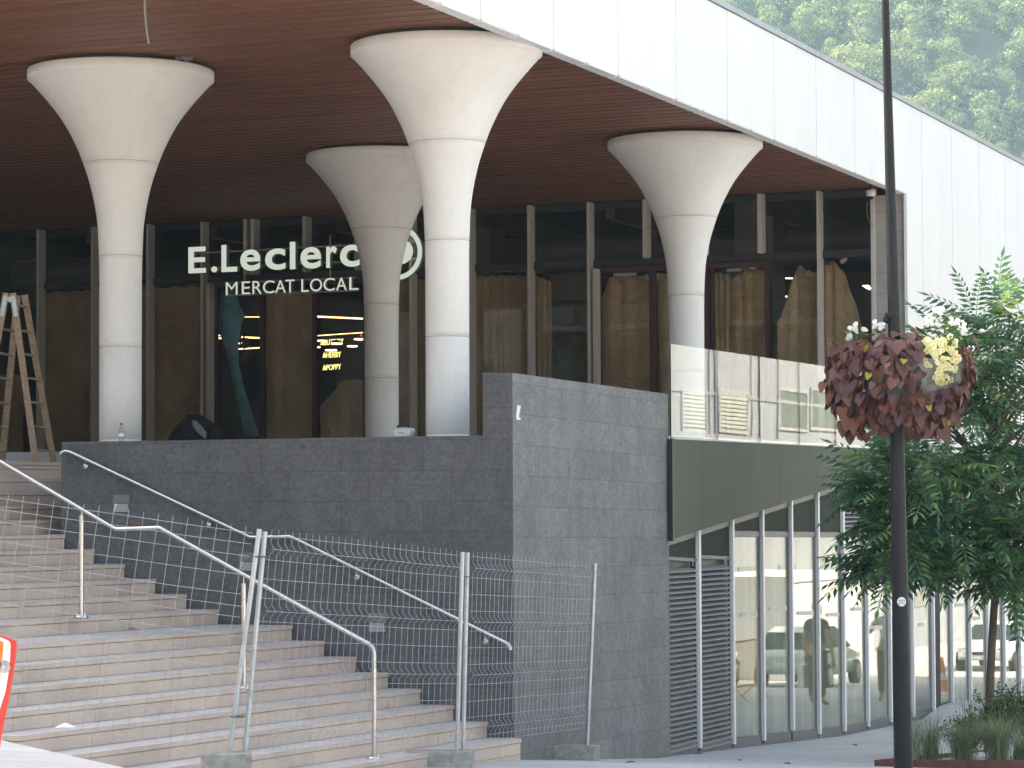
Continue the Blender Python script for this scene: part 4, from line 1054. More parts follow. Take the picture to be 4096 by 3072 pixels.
m_.prism([qb(x, y, .04) for x, y in ii], Bv * .02); m_.build('lining', M['binin'], rb, .004)

# ------------------------------------------------------------------ lamp post with flower basket
LYP = 27.0
lp = thing('lamp_post', 'tall black tapered lamp post at the kerb, round sticker on it', 'lamp post', hy(3616, 3090, LYP))
pts = []; rs = []
for v, cu, wd in ((3180, 3616, 78), (3072, 3614, 76), (2000, 3593.5, 59), (1700, 3588, 55), (990, 3568, 44), (0, 3541.5, 29.5), (-900, 3517, 24)):
    pts.append(hy(cu, v, LYP)); rs.append(wd / 2 / F * LYP)
m_ = MB(); m_.tube(pts, rs, 28); m_.build('shaft', M['black'], lp)
m_ = MB(); p = hy(3543, 1280, LYP - .02); m_.lathe(p, [(.001, -.035), (.03, -.03), (.03, .03), (.001, .035)], 12); m_.lathe(hy(3568, 1262, LYP), [(.066, -.03), (.07, -.025), (.07, .02), (.066, .025)], 24); m_.build('bracket', M['black'], lp)
pc = hy(3593, 2407, LYP); ax = (pts[2] - pts[1]).normalized(); fw = Vector((-.1, -1, 0)).normalized(); Xs = ax.cross(-fw).normalized()
rr_ = 66.5 / F * LYP / 2 + .003
def onpost(x, y, off=0.0):  # x,y in metres on the surface round the post
    t = x / rr_; base = pts[2].lerp(pts[1], (2407 - 2000) / 1072.)
    Y_ = Xs.cross(ax).normalized()
    if Y_.y > 0: Y_ = -Y_
    return base + ax * y + (Xs * math.sin(t) + Y_ * math.cos(t)) * (rr_ + off)
stc = MB(); n = 24; R_ = .0445
for rr2 in (R_, R_ * .5, .001):
    for k in range(n): stc.v.append(tuple(onpost(-.010 + rr2 * math.cos(6.2832 * k / n), rr2 * math.sin(6.2832 * k / n))))
for q in range(2):
    for k in range(n): stc.f.append((q * n + k, q * n + (k + 1) % n, (q + 1) * n + (k + 1) % n, (q + 1) * n + k)); stc.m.append(0); stc.sm.append(True)
stick = stc.build('sticker', M['paper']); tag(stick, 'round white sticker reading Kabir TATTOO on the black post', 'sticker')
for tx, x0, x1, y0, y1, sh, bo in (('Kabir', -.043, .024, .002, .023, .35, .01), ('TATTOO', -.042, .026, -.026, -.008, 0, .02)):
    v, f, nz = text_verts(tx, bo, 0, sh); lo, hi = v.min(0), v.max(0)
    tb = MB(); tb.v = [tuple(onpost(x0 + (x1 - x0) * (p_[0] - lo[0]) / (hi[0] - lo[0]), y0 + (y1 - y0) * (p_[1] - lo[1]) / (hi[1] - lo[1]), .0012)) for p_ in v]
    tb.f = f; tb.m = [0] * len(f); tb.sm = [False] * len(f); tb.build('lettering', M['black'], stick)
sv = stick.data
# hanging basket: bowl, heart leaves, petunias, white blossoms
kb_ = LYP / F
bc = hy(3592, 1520, LYP)
fb = thing('flower_basket', 'round hanging basket of purple heart leaved vine with cream petunias on the lamp post', 'flower basket', bc)
m_ = MB(); m_.lathe(bc + Vector((.20, -.06, .10)), [(.44, .08), (.45, .05), (.43, -.08), (.36, -.20), (.24, -.29), (.1, -.32), (.001, -.325)], 40)
M['bowl'] = simple('grey_bowl', (.22, .23, .22), .5)
m_.build('bowl', M['bowl'], fb)
# one heart leaf, tip along -y, folded along its midrib
hv = np.array([(0, .12, .0), (.22, .30, .05), (.42, .22, .10), (.46, -.02, .11), (.30, -.38, .07), (0, -.72, 0), (-.30, -.38, .07), (-.46, -.02, .11), (-.42, .22, .10), (-.22, .30, .05), (0, -.25, -.02)])
hf = [(0, 1, 2, 10), (10, 2, 3), (10, 3, 4), (10, 4, 5), (0, 10, 8, 9), (10, 7, 8), (10, 6, 7), (10, 5, 6)]
def scatter(tv, tf, P, T, Nn, size, name, mats, parent, midx=None, smooth=False):
    """copy a small template: tip direction T, normal Nn"""
    V = []; Fc = []; o_ = 0; nm = []
    for i in range(len(P)):
        t_ = np.array(T[i], float); t_ /= np.linalg.norm(t_); n_ = np.array(Nn[i], float); n_ -= t_ * n_.dot(t_); n_ /= np.linalg.norm(n_); x_ = np.cross(n_, t_)
        V.append(np.array(P[i]) + (tv[:, :1] * x_ + tv[:, 1:2] * (-t_) + tv[:, 2:3] * n_) * size[i]); Fc += [tuple(q + o_ for q in f) for f in tf]; o_ += len(tv)
        if midx is not None: nm += list(midx)
    V = np.concatenate(V); me = bpy.data.meshes.new(name); me.from_pydata(V.tolist(), [], Fc)
    for mm in (mats if isinstance(mats, list) else [mats]): me.materials.append(mm)
    if midx is not None: me.polygons.foreach_set('material_index', nm)
    if smooth: me.polygons.foreach_set('use_smooth', [True] * len(me.polygons))
    me.update(); o = bpy.data.objects.new(name, me); COL.objects.link(o)
    if parent: o.parent = parent; o.matrix_parent_inverse = parent.matrix_basis.inverted()
    return o
P, T, Nn, S = [], [], [], []; PL, TL_, NL, SL = [], [], [], []
for i in range(1350):
    th = rng.random() * 6.2832; h = rng.random()
    # shell: cap on top, skirt hanging below
    ph = (1 - h) ** 1.0
    if h > .72:   # top
        r = .60 * math.sqrt(rng.random()); z = .36 - .16 * (r / .6) ** 2 + .05 * rng.normal(); out = .45; dn = -.35
    else:
        q = h / .72; r = .64 + .08 * math.sin(q * 3.0) - .20 * (1 - q) ** 1.5 + .05 * rng.normal(); z = -.46 * (1 - q) ** .8 + .30 * q + .03 * rng.normal(); out = .35 - .25 * (1 - q); dn = -1
        z += .07 * math.sin(th * 3 + 1) * (1 - q)
    ct, st_ = math.cos(th), math.sin(th)
    p = bc + Vector((ct * r * .95 + .02, st_ * r * .85, z))
    # keep clear in front of the petunias
    uu = (p.x / p.y) * F + 2048; vv = 1536 + 509 - (p.z - CZ) / p.y * F
    if st_ < .2 and 3690 < uu < 3835 and 1335 < vv < 1560: continue
    if st_ < .3 and ((uu - 3728) / 58) ** 2 + ((vv - 1548) / 36) ** 2 < 1: continue
    tt = (ct * out + .18 * rng.normal(), st_ * out + .18 * rng.normal(), dn * (.75 + .3 * rng.random()))
    nn = (ct + .5 * rng.normal(), st_ + .5 * rng.normal(), .55 + .5 * rng.normal()) if h <= .72 else (ct * .6 + .4 * rng.normal(), st_ * .6 - .3 + .4 * rng.normal(), .9)
    if rng.random() < .035: PL.append(p * 1.0); TL_.append(tt); NL.append(nn); SL.append(.075)
    else: P.append(tuple(p)); T.append(tt); Nn.append(nn); S.append(.075 + .10 * rng.random() ** 1.3)
scatter(hv, hf, P, T, Nn, S, 'purple_leaves', M['purple'], fb, smooth=True)
scatter(hv, hf, [tuple(p) for p in PL], TL_, NL, SL, 'lime_leaves', M['lime'], fb)
m_ = MB()
def flower(c, n_, r_, mbp, mc):
    n_ = n_.normalized(); X = n_.cross(Vector((0, 0, 1))).normalized(); Y = n_.cross(X); vs = [c - n_ * r_ * .35]
    for k in range(10):
        t = 6.2832 * k / 10; q = r_ * (1.0 if k % 2 == 0 else .80); vs.append(c + (X * math.cos(t) + Y * math.sin(t)) * q)
    mbp.add(vs, [(0, 1 + k, 1 + (k + 1) % 10) for k in range(10)], 0)
    vs2 = [c - n_ * r_ * .14 + (X * math.cos(6.2832 * k / 6) + Y * math.sin(6.2832 * k / 6)) * r_ * .26 for k in range(6)]; mbp.add(vs2, [tuple(range(6))], 1)
for i in range(82):
    t = rng.random(); u = 3762 + (rng.random() - .5) * (135 if t < .6 else 135 - 230 * (t - .6)) + 14 * t; v = 1345 + 190 * t
    p = hy(u, v, LYP - .52 - .1 * math.sin(3.14 * t) + .1 * abs(u - 3750) / 60)
    flower(p, Vector((-.1 + .5 * rng.normal(), -1, .25 + .4 * rng.normal())), .028 + .010 * rng.random(), m_, 0)
m_.build('petunias', [M['petal'], M['petal_y']], fb)
sf = []; 
P, T, Nn, S = [], [], [], []
for i in range(700):
    t = rng.random(); p = hy(3765 + (rng.random() - .5) * 120, 1345 + 195 * t, LYP - .42 - .06 * rng.random()); P.append(tuple(p)); T.append((rng.normal(), rng.normal(), -1 + rng.normal())); Nn.append((rng.normal(), -1, rng.normal())); S.append(.03)
lv = np.array([(0, .5, 0), (.16, 0, .03), (0, -.5, 0), (-.16, 0, .03)]); lf = [(0, 1, 2, 3)]
scatter(lv, lf, P, T, Nn, S, 'petunia_foliage', M['fol'], fb)
m_ = MB(); P, T, Nn, S = [], [], [], []
for (u, v, k, sp) in ((3415, 1312, 16, 18), (3400, 1350, 8, 12), (3394, 1390, 8, 14), (3515, 1300, 14, 22), (3712, 1290, 12, 14), (3755, 1245, 14, 20), (3815, 1288, 16, 22), (3850, 1318, 12, 16), (3458, 1318, 4, 8)):
    for i in range(k):
        p = hy(u + rng.normal() * sp * .55, v + rng.normal() * sp * .45, LYP - .1 + .1 * rng.random()); flower(p, Vector((rng.normal() * .7, -1, .5 + .5 * rng.normal())), .026, m_, 0)
    for i in range(10):
        P.append(tuple(hy(u + rng.normal() * sp * .8, v + 14 + abs(rng.normal()) * 14, LYP - .05))); T.append((rng.normal(), rng.normal(), rng.normal())); Nn.append((rng.normal(), -1, .5)); S.append(.06)
m_.m = [0 for _ in m_.m]
m_.build('white_blossoms', M['petal_w'], fb); scatter(lv * np.array([2, 1, 1]), lf, P, T, Nn, S, 'blossom_foliage', M['fol'], fb)

# ------------------------------------------------------------------ street tree
TY = 33.6
tb0 = hy(3957, 2975, TY)
tr = thing('street_tree', 'young tree with drooping feathery compound leaves and slim brown trunk in the planter', 'tree', tb0)
m_ = MB(); tp = [(3957, 3010, 46), (3957, 2900, 40), (3962, 2700, 33), (3975, 2450, 31), (3990, 2260, 28), (3990, 2100, 24), (3978, 1950, 20), (3960, 1700, 14), (3950, 1450, 8)]
m_.tube([hy(u, v, TY + .02 * i) for i, (u, v, w_) in enumerate(tp)], [w_ / 2 / F * TY for _, _, w_ in tp], 14); m_.build('trunk', M['bark'], tr)
m_ = MB(); brs = []
cc = hy(3925, 1860, TY)
for i in range(20):
    h0 = rng.random(); st0 = hy(3985 - 25 * h0, 2280 - 700 * h0, TY)
    th = 6.2832 * i / 20 + rng.random() * .5; L = (1.55 - .75 * h0) * (.8 + .35 * rng.random())
    e = st0 + Vector((math.cos(th) * L, math.sin(th) * L * .85, .45 + .5 * h0 + .2 * rng.normal())); mid = st0.lerp(e, .5) + Vector((0, 0, .12))
    m_.tube([st0, mid, e], [.028, .018, .006], 7); brs.append((st0, mid, e))
m_.build('branches', M['bark'], tr)
# compound leaf template along +x, leaflets in pairs
def leaflet_template(npairs=7, L=1.0):
    V = []; Fc = []
    def droop(t): return -.28 * t * t
    for i in range(npairs):
        t = .16 + .8 * i / (npairs - 1); ln = .30 * (1 - .35 * abs(t - .5) * 1.4)
        for sd in (-1, 1):
            b = len(V); x = t * L; dx, dy = .45, .9 * sd
            base = np.array((x, 0, droop(t))); d = np.array((dx, dy, -.35)); d /= np.linalg.norm(d); px = np.cross(d, (0, 0, 1)); px /= np.linalg.norm(px)
            V += [base, base + d * ln * .45 + px * ln * .17, base + d * ln + np.array((0, 0, -.05)), base + d * ln * .45 - px * ln * .17]; Fc.append((b, b + 1, b + 2, b + 3))
    b = len(V); base = np.array((L, 0, droop(1))); V += [base, base + np.array((.12, .045, -.06)), base + np.array((.28, 0, -.16)), base + np.array((.12, -.045, -.06))]; Fc.append((b, b + 1, b + 2, b + 3))
    b = len(V)
    for t in (0, .5, 1): V += [np.array((t, .008, droop(t))), np.array((t, -.008, droop(t)))]
    Fc += [(b, b + 1, b + 3, b + 2), (b + 2, b + 3, b + 5, b + 4)]
    return np.array(V), Fc
LV, LF = leaflet_template()
def crown(centres, n, size, name, mat, parent):
    V = []; Fc = []; o_ = 0
    for i in range(n):
        c, R3 = centres[rng.integers(len(centres))]
        d = rng.normal(size=3); d /= np.linalg.norm(d); r = rng.random() ** .35
        p = np.array(c) + d * r * np.array(R3)
        hd = np.array((d[0] + .3 * rng.normal(), d[1] + .3 * rng.normal(), .15 + .35 * rng.normal() + .25 * d[2])); hd /= np.linalg.norm(hd)
        up = np.array((0, 0, 1.0)) + .25 * rng.normal(size=3); y = np.cross(up, hd); y /= np.linalg.norm(y); z = np.cross(hd, y)
        s = size * (.7 + .55 * rng.random())
        V.append(p + (LV[:, :1] * hd + LV[:, 1:2] * y + LV[:, 2:3] * z) * s); Fc += [tuple(q + o_ for q in f) for f in LF]; o_ += len(LV)
    V = np.concatenate(V); me = bpy.data.meshes.new(name); me.from_pydata(V.tolist(), [], Fc); me.materials.append(mat); me.update()
    o = bpy.data.objects.new(name, me); COL.objects.link(o); o.parent = parent; o.matrix_parent_inverse = parent.matrix_basis.inverted(); return o
kt = TY / F
cl = []
for (u, v, ru, rv, dy) in ((3960, 1420, 170, 190, 0), (4060, 1330, 120, 120, .3), (3830, 1480, 120, 150, -.3), (3900, 1760, 260, 190, 0), (3700, 1900, 190, 110, -.4), (3560, 1960, 120, 90, -.3), (4080, 1800, 160, 260, .2), (3850, 2080, 260, 150, -.2), (3620, 2120, 150, 90, -.5), (3560, 2260, 80, 70, -.4), (3780, 2210, 170, 80, .1), (4080, 2170, 140, 140, -.3), (3900, 2230, 130, 60, .3), (4090, 2290, 80, 70, -.2), (4180, 1900, 120, 400, 0)):
    p = hy(u, v, TY + dy); cl.append(((p.x, p.y, p.z), (ru * kt, ru * kt * .8, rv * kt)))
crown(cl, 1300, .52, 'crown', M['tree'], tr)

# ------------------------------------------------------------------ planter with grasses and shrubs
PY0 = 30.6
pl = thing('planter', 'low rust brown steel planter edge at the foot of the young tree', 'planter', hy(3800, 3060, PY0))
m_ = MB()
q0, q1, q2 = hy(3497, 3052, PY0), hy(4330, 3036, PY0 - .05), None
def steel_edge(p, q, h=.16, t=.02):
    d = (q - p); n_ = Vector((-d.y, d.x, 0)).normalized() * t; m_.hexa([p - Vector((0, 0, .4)), q - Vector((0, 0, .4)), q + n_ - Vector((0, 0, .4)), p + n_ - Vector((0, 0, .4)), p + Vector((0, 0, 0)), q, q + n_, p + n_])
pA = hy(3497, 3040, PY0); pB = hy(4400, 3042, PY0 - .6); pC = W(*[AS(pA)[0], AS(pA)[1] + 6, 0][:2], AS(pA)[2] - .35); pD = pB + (pC - pA)
steel_edge(pA, pB); steel_edge(pC, pA + Bv * .02); 
m_.build('steel_edge', M['corten'], pl)
m_ = MB(); dn = Vector((0, 0, -.05)); ix = (pB - pA).normalized() * .03; m_.add([pA + ix + dn, pB + dn, pD + dn, pC + ix + dn], [(0, 1, 2, 3)]); m_.build('gravel_bed', M['gravel'], pl)
def zbed(p): 
    t = (AS(p)[1] - AS(pA)[1]) / 6.; return pA.z - .05 - .35 * t
def bladebush(u, v, y, n, h, spread, name, lab, cat, mat, wd=.004, group=None):
    p = hy(u, v, y); V = []; Fc = []
    for i in range(n):
        th = rng.random() * 6.28; b = np.array((p.x + rng.normal() * .05, p.y + rng.normal() * .05, p.z)); ln = h * (.5 + .7 * rng.random()); o = spread * ln * (.2 + rng.random())
        dx, dy = math.cos(th), math.sin(th); sx, sy_ = -dy * wd, dx * wd; k0 = len(V)
        for t in (0, .4, .75, 1): 
            q = b + np.array((dx * o * t * t, dy * o * t * t, ln * (t - .25 * spread * t * t * t))); w_ = 1 - t * .85; V += [q + np.array((sx * w_, sy_ * w_, 0)), q - np.array((sx * w_, sy_ * w_, 0))]
        for j in range(3): Fc.append((k0 + 2 * j, k0 + 2 * j + 1, k0 + 2 * j + 3, k0 + 2 * j + 2))
    o = mesh_np(name, np.array(V), np.array(Fc), mat); return tag(o, lab, cat, group)
bladebush(3640, 3040, PY0 + .6, 220, .62, .7, 'grass_tuft', 'thin straw grass tuft just right of the lamp post', 'grass tuft', M['grass'], .003)
bladebush(3720, 3040, PY0 + .7, 300, .66, .8, 'grass_tuft', 'yellowing grass tuft between lamp post and shrubs', 'grass tuft', M['grass'], .003)
bladebush(3850, 3050, PY0 + .5, 600, .52, .9, 'grass_tuft', 'dense blue green grass tuft in front of the tree trunk', 'grass tuft', M['grass'], .0035)
bladebush(3990, 3050, PY0 + .4, 700, .60, .9, 'grass_tuft', 'large dense grass tuft right of the tree trunk', 'grass tuft', M['grass'], .0035)
bladebush(4090, 3040, PY0 + .5, 300, .45, .8, 'grass_tuft', 'grass tuft at the right edge of the picture', 'grass tuft', M['grass'], .0035)
bladebush(3880, 2960, PY0 + 2.4, 60, .75, .5, 'grass_tuft', 'sparse tall grass with seed heads behind the trunk', 'grass tuft', M['grass'], .003)
def shrub(u, v, y, R_, H, n, lab):
    p = hy(u, v, y); t = thing('shrub', lab, 'shrub', p, 'small leaved shrubs in the planter')
    P, T, Nn, S = [], [], [], []; m_ = MB()
    for i in range(22):
        th = rng.random() * 6.28; e = p + Vector((math.cos(th) * R_ * rng.random(), math.sin(th) * R_ * rng.random() * .7, H * (.45 + .65 * rng.random()))); m_.tube([p, p.lerp(e, .5) + Vector((0, 0, .05)), e], [.006, .004, .002], 5)
        for k in range(n // 22):
            q = p.lerp(e, .25 + .75 * rng.random()) + Vector((rng.normal() * .035, rng.normal() * .035, rng.normal() * .03)); P.append(tuple(q)); d = rng.normal(size=3); T.append(d); Nn.append((rng.normal(), rng.normal() - .3, 1.2)); S.append(.05 * (.7 + .5 * rng.random()))
    m_.build('stems', M['bark'], t); scatter(lv * np.array([1.6, 1, 1]), lf, P, T, Nn, S, 'foliage', M['shrub'], t)
shrub(3880, 3010, PY0 + 1.2, .42, .45, 1500, 'low leafy shrub left of the tree trunk'); shrub(4010, 2985, PY0 + 1.6, .45, .62, 1900, 'taller leafy shrub right of the tree trunk')
shrub(4100, 2960, PY0 + 2.0, .40, .60, 1500, 'leafy shrub at the right edge of the picture'); shrub(3960, 2960, PY0 + 2.6, .4, .5, 1200, 'leafy shrub behind the tree trunk')
# pale concrete entrance ramp to the street door
m_ = MB(); r0, r1, r2, r3 = ha(3700, 2895, AL + .3), ha(3820, 2860, AL + .06), ha(3870, 2880, AL + 1.1), ha(3700, 2905, AL + 1.0)
sA, sB_, sC, sD = us_(3660, AL), us_(3735, AL), us_(3810, AL), us_(3850, AL)
def gp(a, s, dz=0): return W(a, s, g(s) + dz)
m_.add([gp(AL + .05, sA, .004), gp(AL + .05, sB_, .16), gp(AL + .05, sC, .2), gp(AL + .05, sD, .004), gp(AL + 1.0, sC, .16), gp(AL + 1.0, sB_, .12), gp(AL + 2.1, sC + .8, .004), gp(AL + 1.9, sB_ - 1, .004)],
       [(0, 7, 5, 1), (1, 5, 4, 2), (2, 4, 6, 3), (5, 7, 6, 4)])
tag(m_.build('door_ramp', M['pave']), 'pale concrete ramp wedge up to the street level door', 'ramp')
# little labels taped to the street windows
for k_, (u, v, w_) in enumerate(sorted(((2997, 2459, 66), (3115, 2435, 66), (3222, 2453, 66), (3331, 2459, 52), (3428, 2437, 50), (3500, 2510, 60), (3840, 2420, 36), (3902, 2474, 36), (4046, 2460, 30), (3685, 2500, 20)))):
    p, q = ha(u - w_ / 2, v, AL + .015), ha(u + w_ / 2, v - 1, AL + .015); m_ = MB(); X = (q - p).normalized(); m_.box((p + q) / 2, (q - p).length, .003, .055, X, X.cross(Vector((0, 0, 1))))
    o = m_.build('window_label', M['tape']); tag(o, NTH[k_] + ' white paper strip from the stone wall on the street windows', 'label', 'paper strips on the street windows')
# litter
M['tissue'] = simple('crumpled_tissue', (.75, .76, .76), .8, bump=1, bscale=40)
def litter(u, v, stepi, lab, col, size, name='litter', cat='litter'):
    p = hz(u, v, ZN[stepi] if stepi is not None else -2.3) + Vector((0, 0, .004)); m_ = MB(); n = 14; vs = [p + Vector((0, 0, size * .5))]
    for k in range(n): vs.append(p + Vector((math.cos(6.28 * k / n) * size * (.7 + .6 * rng.random()), math.sin(6.28 * k / n) * size * .6 * (.6 + .6 * rng.random()), size * .1 * rng.random())))
    m_.add(vs, [(0, 1 + k, 1 + (k + 1) % n) for k in range(n)] + [tuple(range(n, 0, -1))]); tag(m_.build(name, col), lab, cat)
litter(262, 2912, 4, 'crumpled white tissue on a lower step at the left', M['tissue'], .075, 'tissue', 'tissue')
litter(662, 2948, 3, 'tiny blue scrap on a lower step', M['blue'], .014)
litter(525, 2521, 8, 'dark leaf litter on the landing by a fence wire', M['bark'], .05)
litter(812, 2838, 5, 'small white scrap on a step left of the leaning posts', M['tissue'], .012)
litter(440, 2979, 3, 'orange cigarette stub on a low step at the left', M['orange_p'], .012)

for (u, v, lab) in ((2958, 3046, 'dry fallen leaf on the grey pavement below the louvres'), (2790, 3020, 'tiny fallen leaf at the foot of the stone wall'), (3420, 2985, 'dry fallen leaf on the pavement left of the lamp post'), (2520, 3055, 'fallen leaf on the pavement right of the concrete foot'), (3150, 3060, 'small brown leaf near the bottom edge of the pavement')):
    d = ray(u, v); q = EYE + d * 20
    for _ in range(60):
        t_ = (g(AS(q)[1]) + CZ - EYE.z) / d.z; q = q.lerp(EYE + d * t_, .5)
    m_ = MB(); X = Vector((math.cos(u), math.sin(u), 0)); Y = Vector((-X.y, X.x, 0)); q = q + Vector((0, 0, .012))
    m_.add([q - X * .06, q + Y * .03 + Vector((0, 0, .015)), q + X * .07, q - Y * .03 + Vector((0, 0, .02))], [(0, 1, 2), (0, 2, 3)]); o_ = m_.build('fallen_leaf', M['leafd'] if 'leafd' in M else M.setdefault('leafd', simple('dry_leaf', (.30, .17, .09), .8))); x_ = o_.modifiers.new('s', 'SOLIDIFY'); x_.thickness = .003; tag(o_, lab, 'leaf')

# ------------------------------------------------------------------ red and white case at the left edge
CY = 14.0
rc = thing('red_case', 'red and white plastic case with a round lock at the left edge', 'case', hy(0, 2900, CY))
def cq(x, y, d=0.0): return hy(x / 2.8, 2480 + y / 2.8, CY + d)
outer = [(-260, 120), (-60, 150), (60, 182), (150, 215), (183, 232), (190, 262), (186, 340), (165, 520), (120, 800), (70, 1050), (20, 1290), (-10, 1500), (-260, 1500)]
m_ = MB(); m_.prism([cq(x, y) for x, y in outer], ray(40, 2700).normalized() * .3); m_.build('shell', M['red_p'], rc, .006)
inner = [(-260, 150), (-60, 178), (40, 206), (100, 236), (118, 262), (112, 420), (90, 620), (60, 800), (10, 960), (-40, 1120), (-260, 1120)]
m_ = MB(); m_.prism([cq(x, y, -.006) for x, y in inner], Vector((0, .02, 0))); m_.build('front_panel', M['white_p'], rc, .003)
m_ = MB(); m_.prism([cq(x, y, -.012) for x, y in [(-260, 220), (0, 232), (34, 248), (38, 280), (24, 420), (6, 560), (-20, 700), (-260, 700)]], Vector((0, .02, 0))); m_.build('reflector', M['orange_p'], rc, .002)
c = cq(45, 525, -.008); m_ = MB(); m_.lathe(c, [(.001, -.003), (.010, -.004), (.030, -.004), (.032, 0)], 24, axis=Vector((0, 1, 0))); m_.build('lock_ring', M['grey_p'], rc)
m_ = MB(); m_.box(c - Vector((.0, .008, 0)), .016, .006, .016); m_.lathe(c - Vector((0, .012, 0)), [(.001, 0), (.004, 0), (.004, .002)], 10, axis=Vector((0, 1, 0))); m_.build('lock', M['galv'], rc)

exec_rest = True
# ================================================================== WHAT THE GLASS REFLECTS (across the street, right of and behind the camera)
M['render'] = simple('beige_render', (.215, .255, .305), .8, var=.06, scale=2)
M['render2'] = simple('pale_render', (.55, .53, .50), .8); M['winframe'] = simple('pale_window_frame', (.27, .30, .34), .6); M['brownstone'] = None
def rubble():
    t = MT('rubble_stone'); t.bsdf(.85, 0, .2)
    v = t.n('TexVoronoi', feature='F1'); v.inputs['Scale'].default_value = 1; p = t.pos()
    t.l(t.comb(t.math('MULTIPLY', t.dot(p, (1, .3, 0)), 2.5), t.math('MULTIPLY', t.dot(p, (0, 0, 1)), 6)), v.inputs['Vector'])
    t.l(t.ramp(v.outputs['Distance'], [(.1, (.22, .17, .12)), (.6, (.09, .07, .05))]), t.b.inputs['Base Color']); return t.m
M['brownstone'] = rubble()
M['blind'] = simple('white_blind', (.30, .345, .34), .6)
M['winglass'] = simple('house_window_glass', (.13, .17, .175), .1, 0, .6)
# apartment house opposite: its mirror image fills the balustrade
AO = 4.0; AM = AGL + .009; AV = 2 * AM - AO
ob = thing('opposite_building', 'beige rendered house with wide windows across the street, mirrored in the glass balustrade', 'building', W(AO, 60, -4))
m_ = MB(); m_.abox(AO, AO + 10, 30, 120, -7, 9.5); m_.build('wall', M['render'], ob)
def oz(u, v): p = ha(u, v, AV); return AS(p)[1], AS(p)[2]
def z6(x, y): return oz(2600 + x / 1.8433, 1300 + y / 1.8433)
def owin(x0, x1, y0, y1, blind=False):
    s0, zt = z6(x0, y0); s1, _ = z6(x1, y0); _, zb = z6(x0, y1)
    if s1 < s0: s0, s1 = s1, s0
    m_ = MB()
    for q in ((s0 - .12, s0, zb - .1, zt + .1), (s1, s1 + .12, zb - .1, zt + .1), (s0, s1, zt, zt + .1), (s0, s1, zb - .1, zb)): m_.abox(AO - .06, AO - .002, q[0], q[1], q[2], q[3])
    w_ = m_.build('window', M['winframe'], ob)
    m_ = MB(); m_.abox(AO - .03, AO - .004, s0, s1, zb, zt); g_ = m_.build('pane', M['winglass'], w_)
    if blind:
        m_ = MB(); z = zb + .05; pit = (zt - zb) / 9
        while z < zt - .05: m_.abox(AO - .05, AO - .032, s0 + .04, s1 - .04, z, z + pit * .72); z += pit
        m_.build('blind', M['blind'], w_)
owin(235, 400, 490, 760, True); owin(505, 705, 490, 765, True); owin(950, 1150, 480, 750); owin(1185, 1365, 482, 750); owin(1400, 1520, 482, 755)
m_ = MB(); s0, z0 = z6(0, 785); m_.abox(AO - .10, AO - .002, 32, 118, z0 - .1, z0 + .06); s0, z1 = z6(0, 465); m_.abox(AO - .04, AO - .002, 32, 118, z1, z1 + .1)
for x in (430, 470, 740, 800, 935): s0, _ = z6(x, 500); m_.abox(AO - .05, AO - .002, s0, s0 + .10, z0, z1 + 4)
m_.build('string_course', M['render'], ob)
for s0 in np.arange(34, 116, 4.2):
    for zb in (-3.6, 4.9):
        m_ = MB(); m_.abox(AO - .03, AO - .002, s0, s0 + 1.8, zb, zb + 1.9); m_.build('window', M['winglass'], ob)
# stone apartment block behind the camera, mirrored in the shopfront
sb = thing('stone_building', 'brown rubble stone apartment block with balconies across the square', 'building', W(-12, -34, -2))
m_ = MB(); m_.abox(-150, 22, -46, -36, -6, 15.5); m_.build('wall', M['brownstone'], sb)
m_ = MB()
for z in (-1.0, 2.2, 5.4, 8.6): m_.abox(-148, 20, -36, -34.8, z, z + .22)
m_.build('balcony_slab', M['render'], sb)
for a in np.arange(-140, 18, 5.6):
    for z in (-.6, 2.6, 5.8, 9.0):
        m_ = MB(); m_.abox(a, a + 1.7, -35.98, -35.9, z, z + 2.1); m_.build('window', M['winglass'], sb)
# white site cabin
m_ = MB(); m_.abox(-.5, 2.6, 71, 79, -5.2, -1.9); m_.abox(-.55, 2.65, 70.9, 79.1, -1.9, -1.75)
tag(m_.build('site_cabin', M['white_p']), 'white site cabin across the street seen mirrored in the street windows', 'cabin')

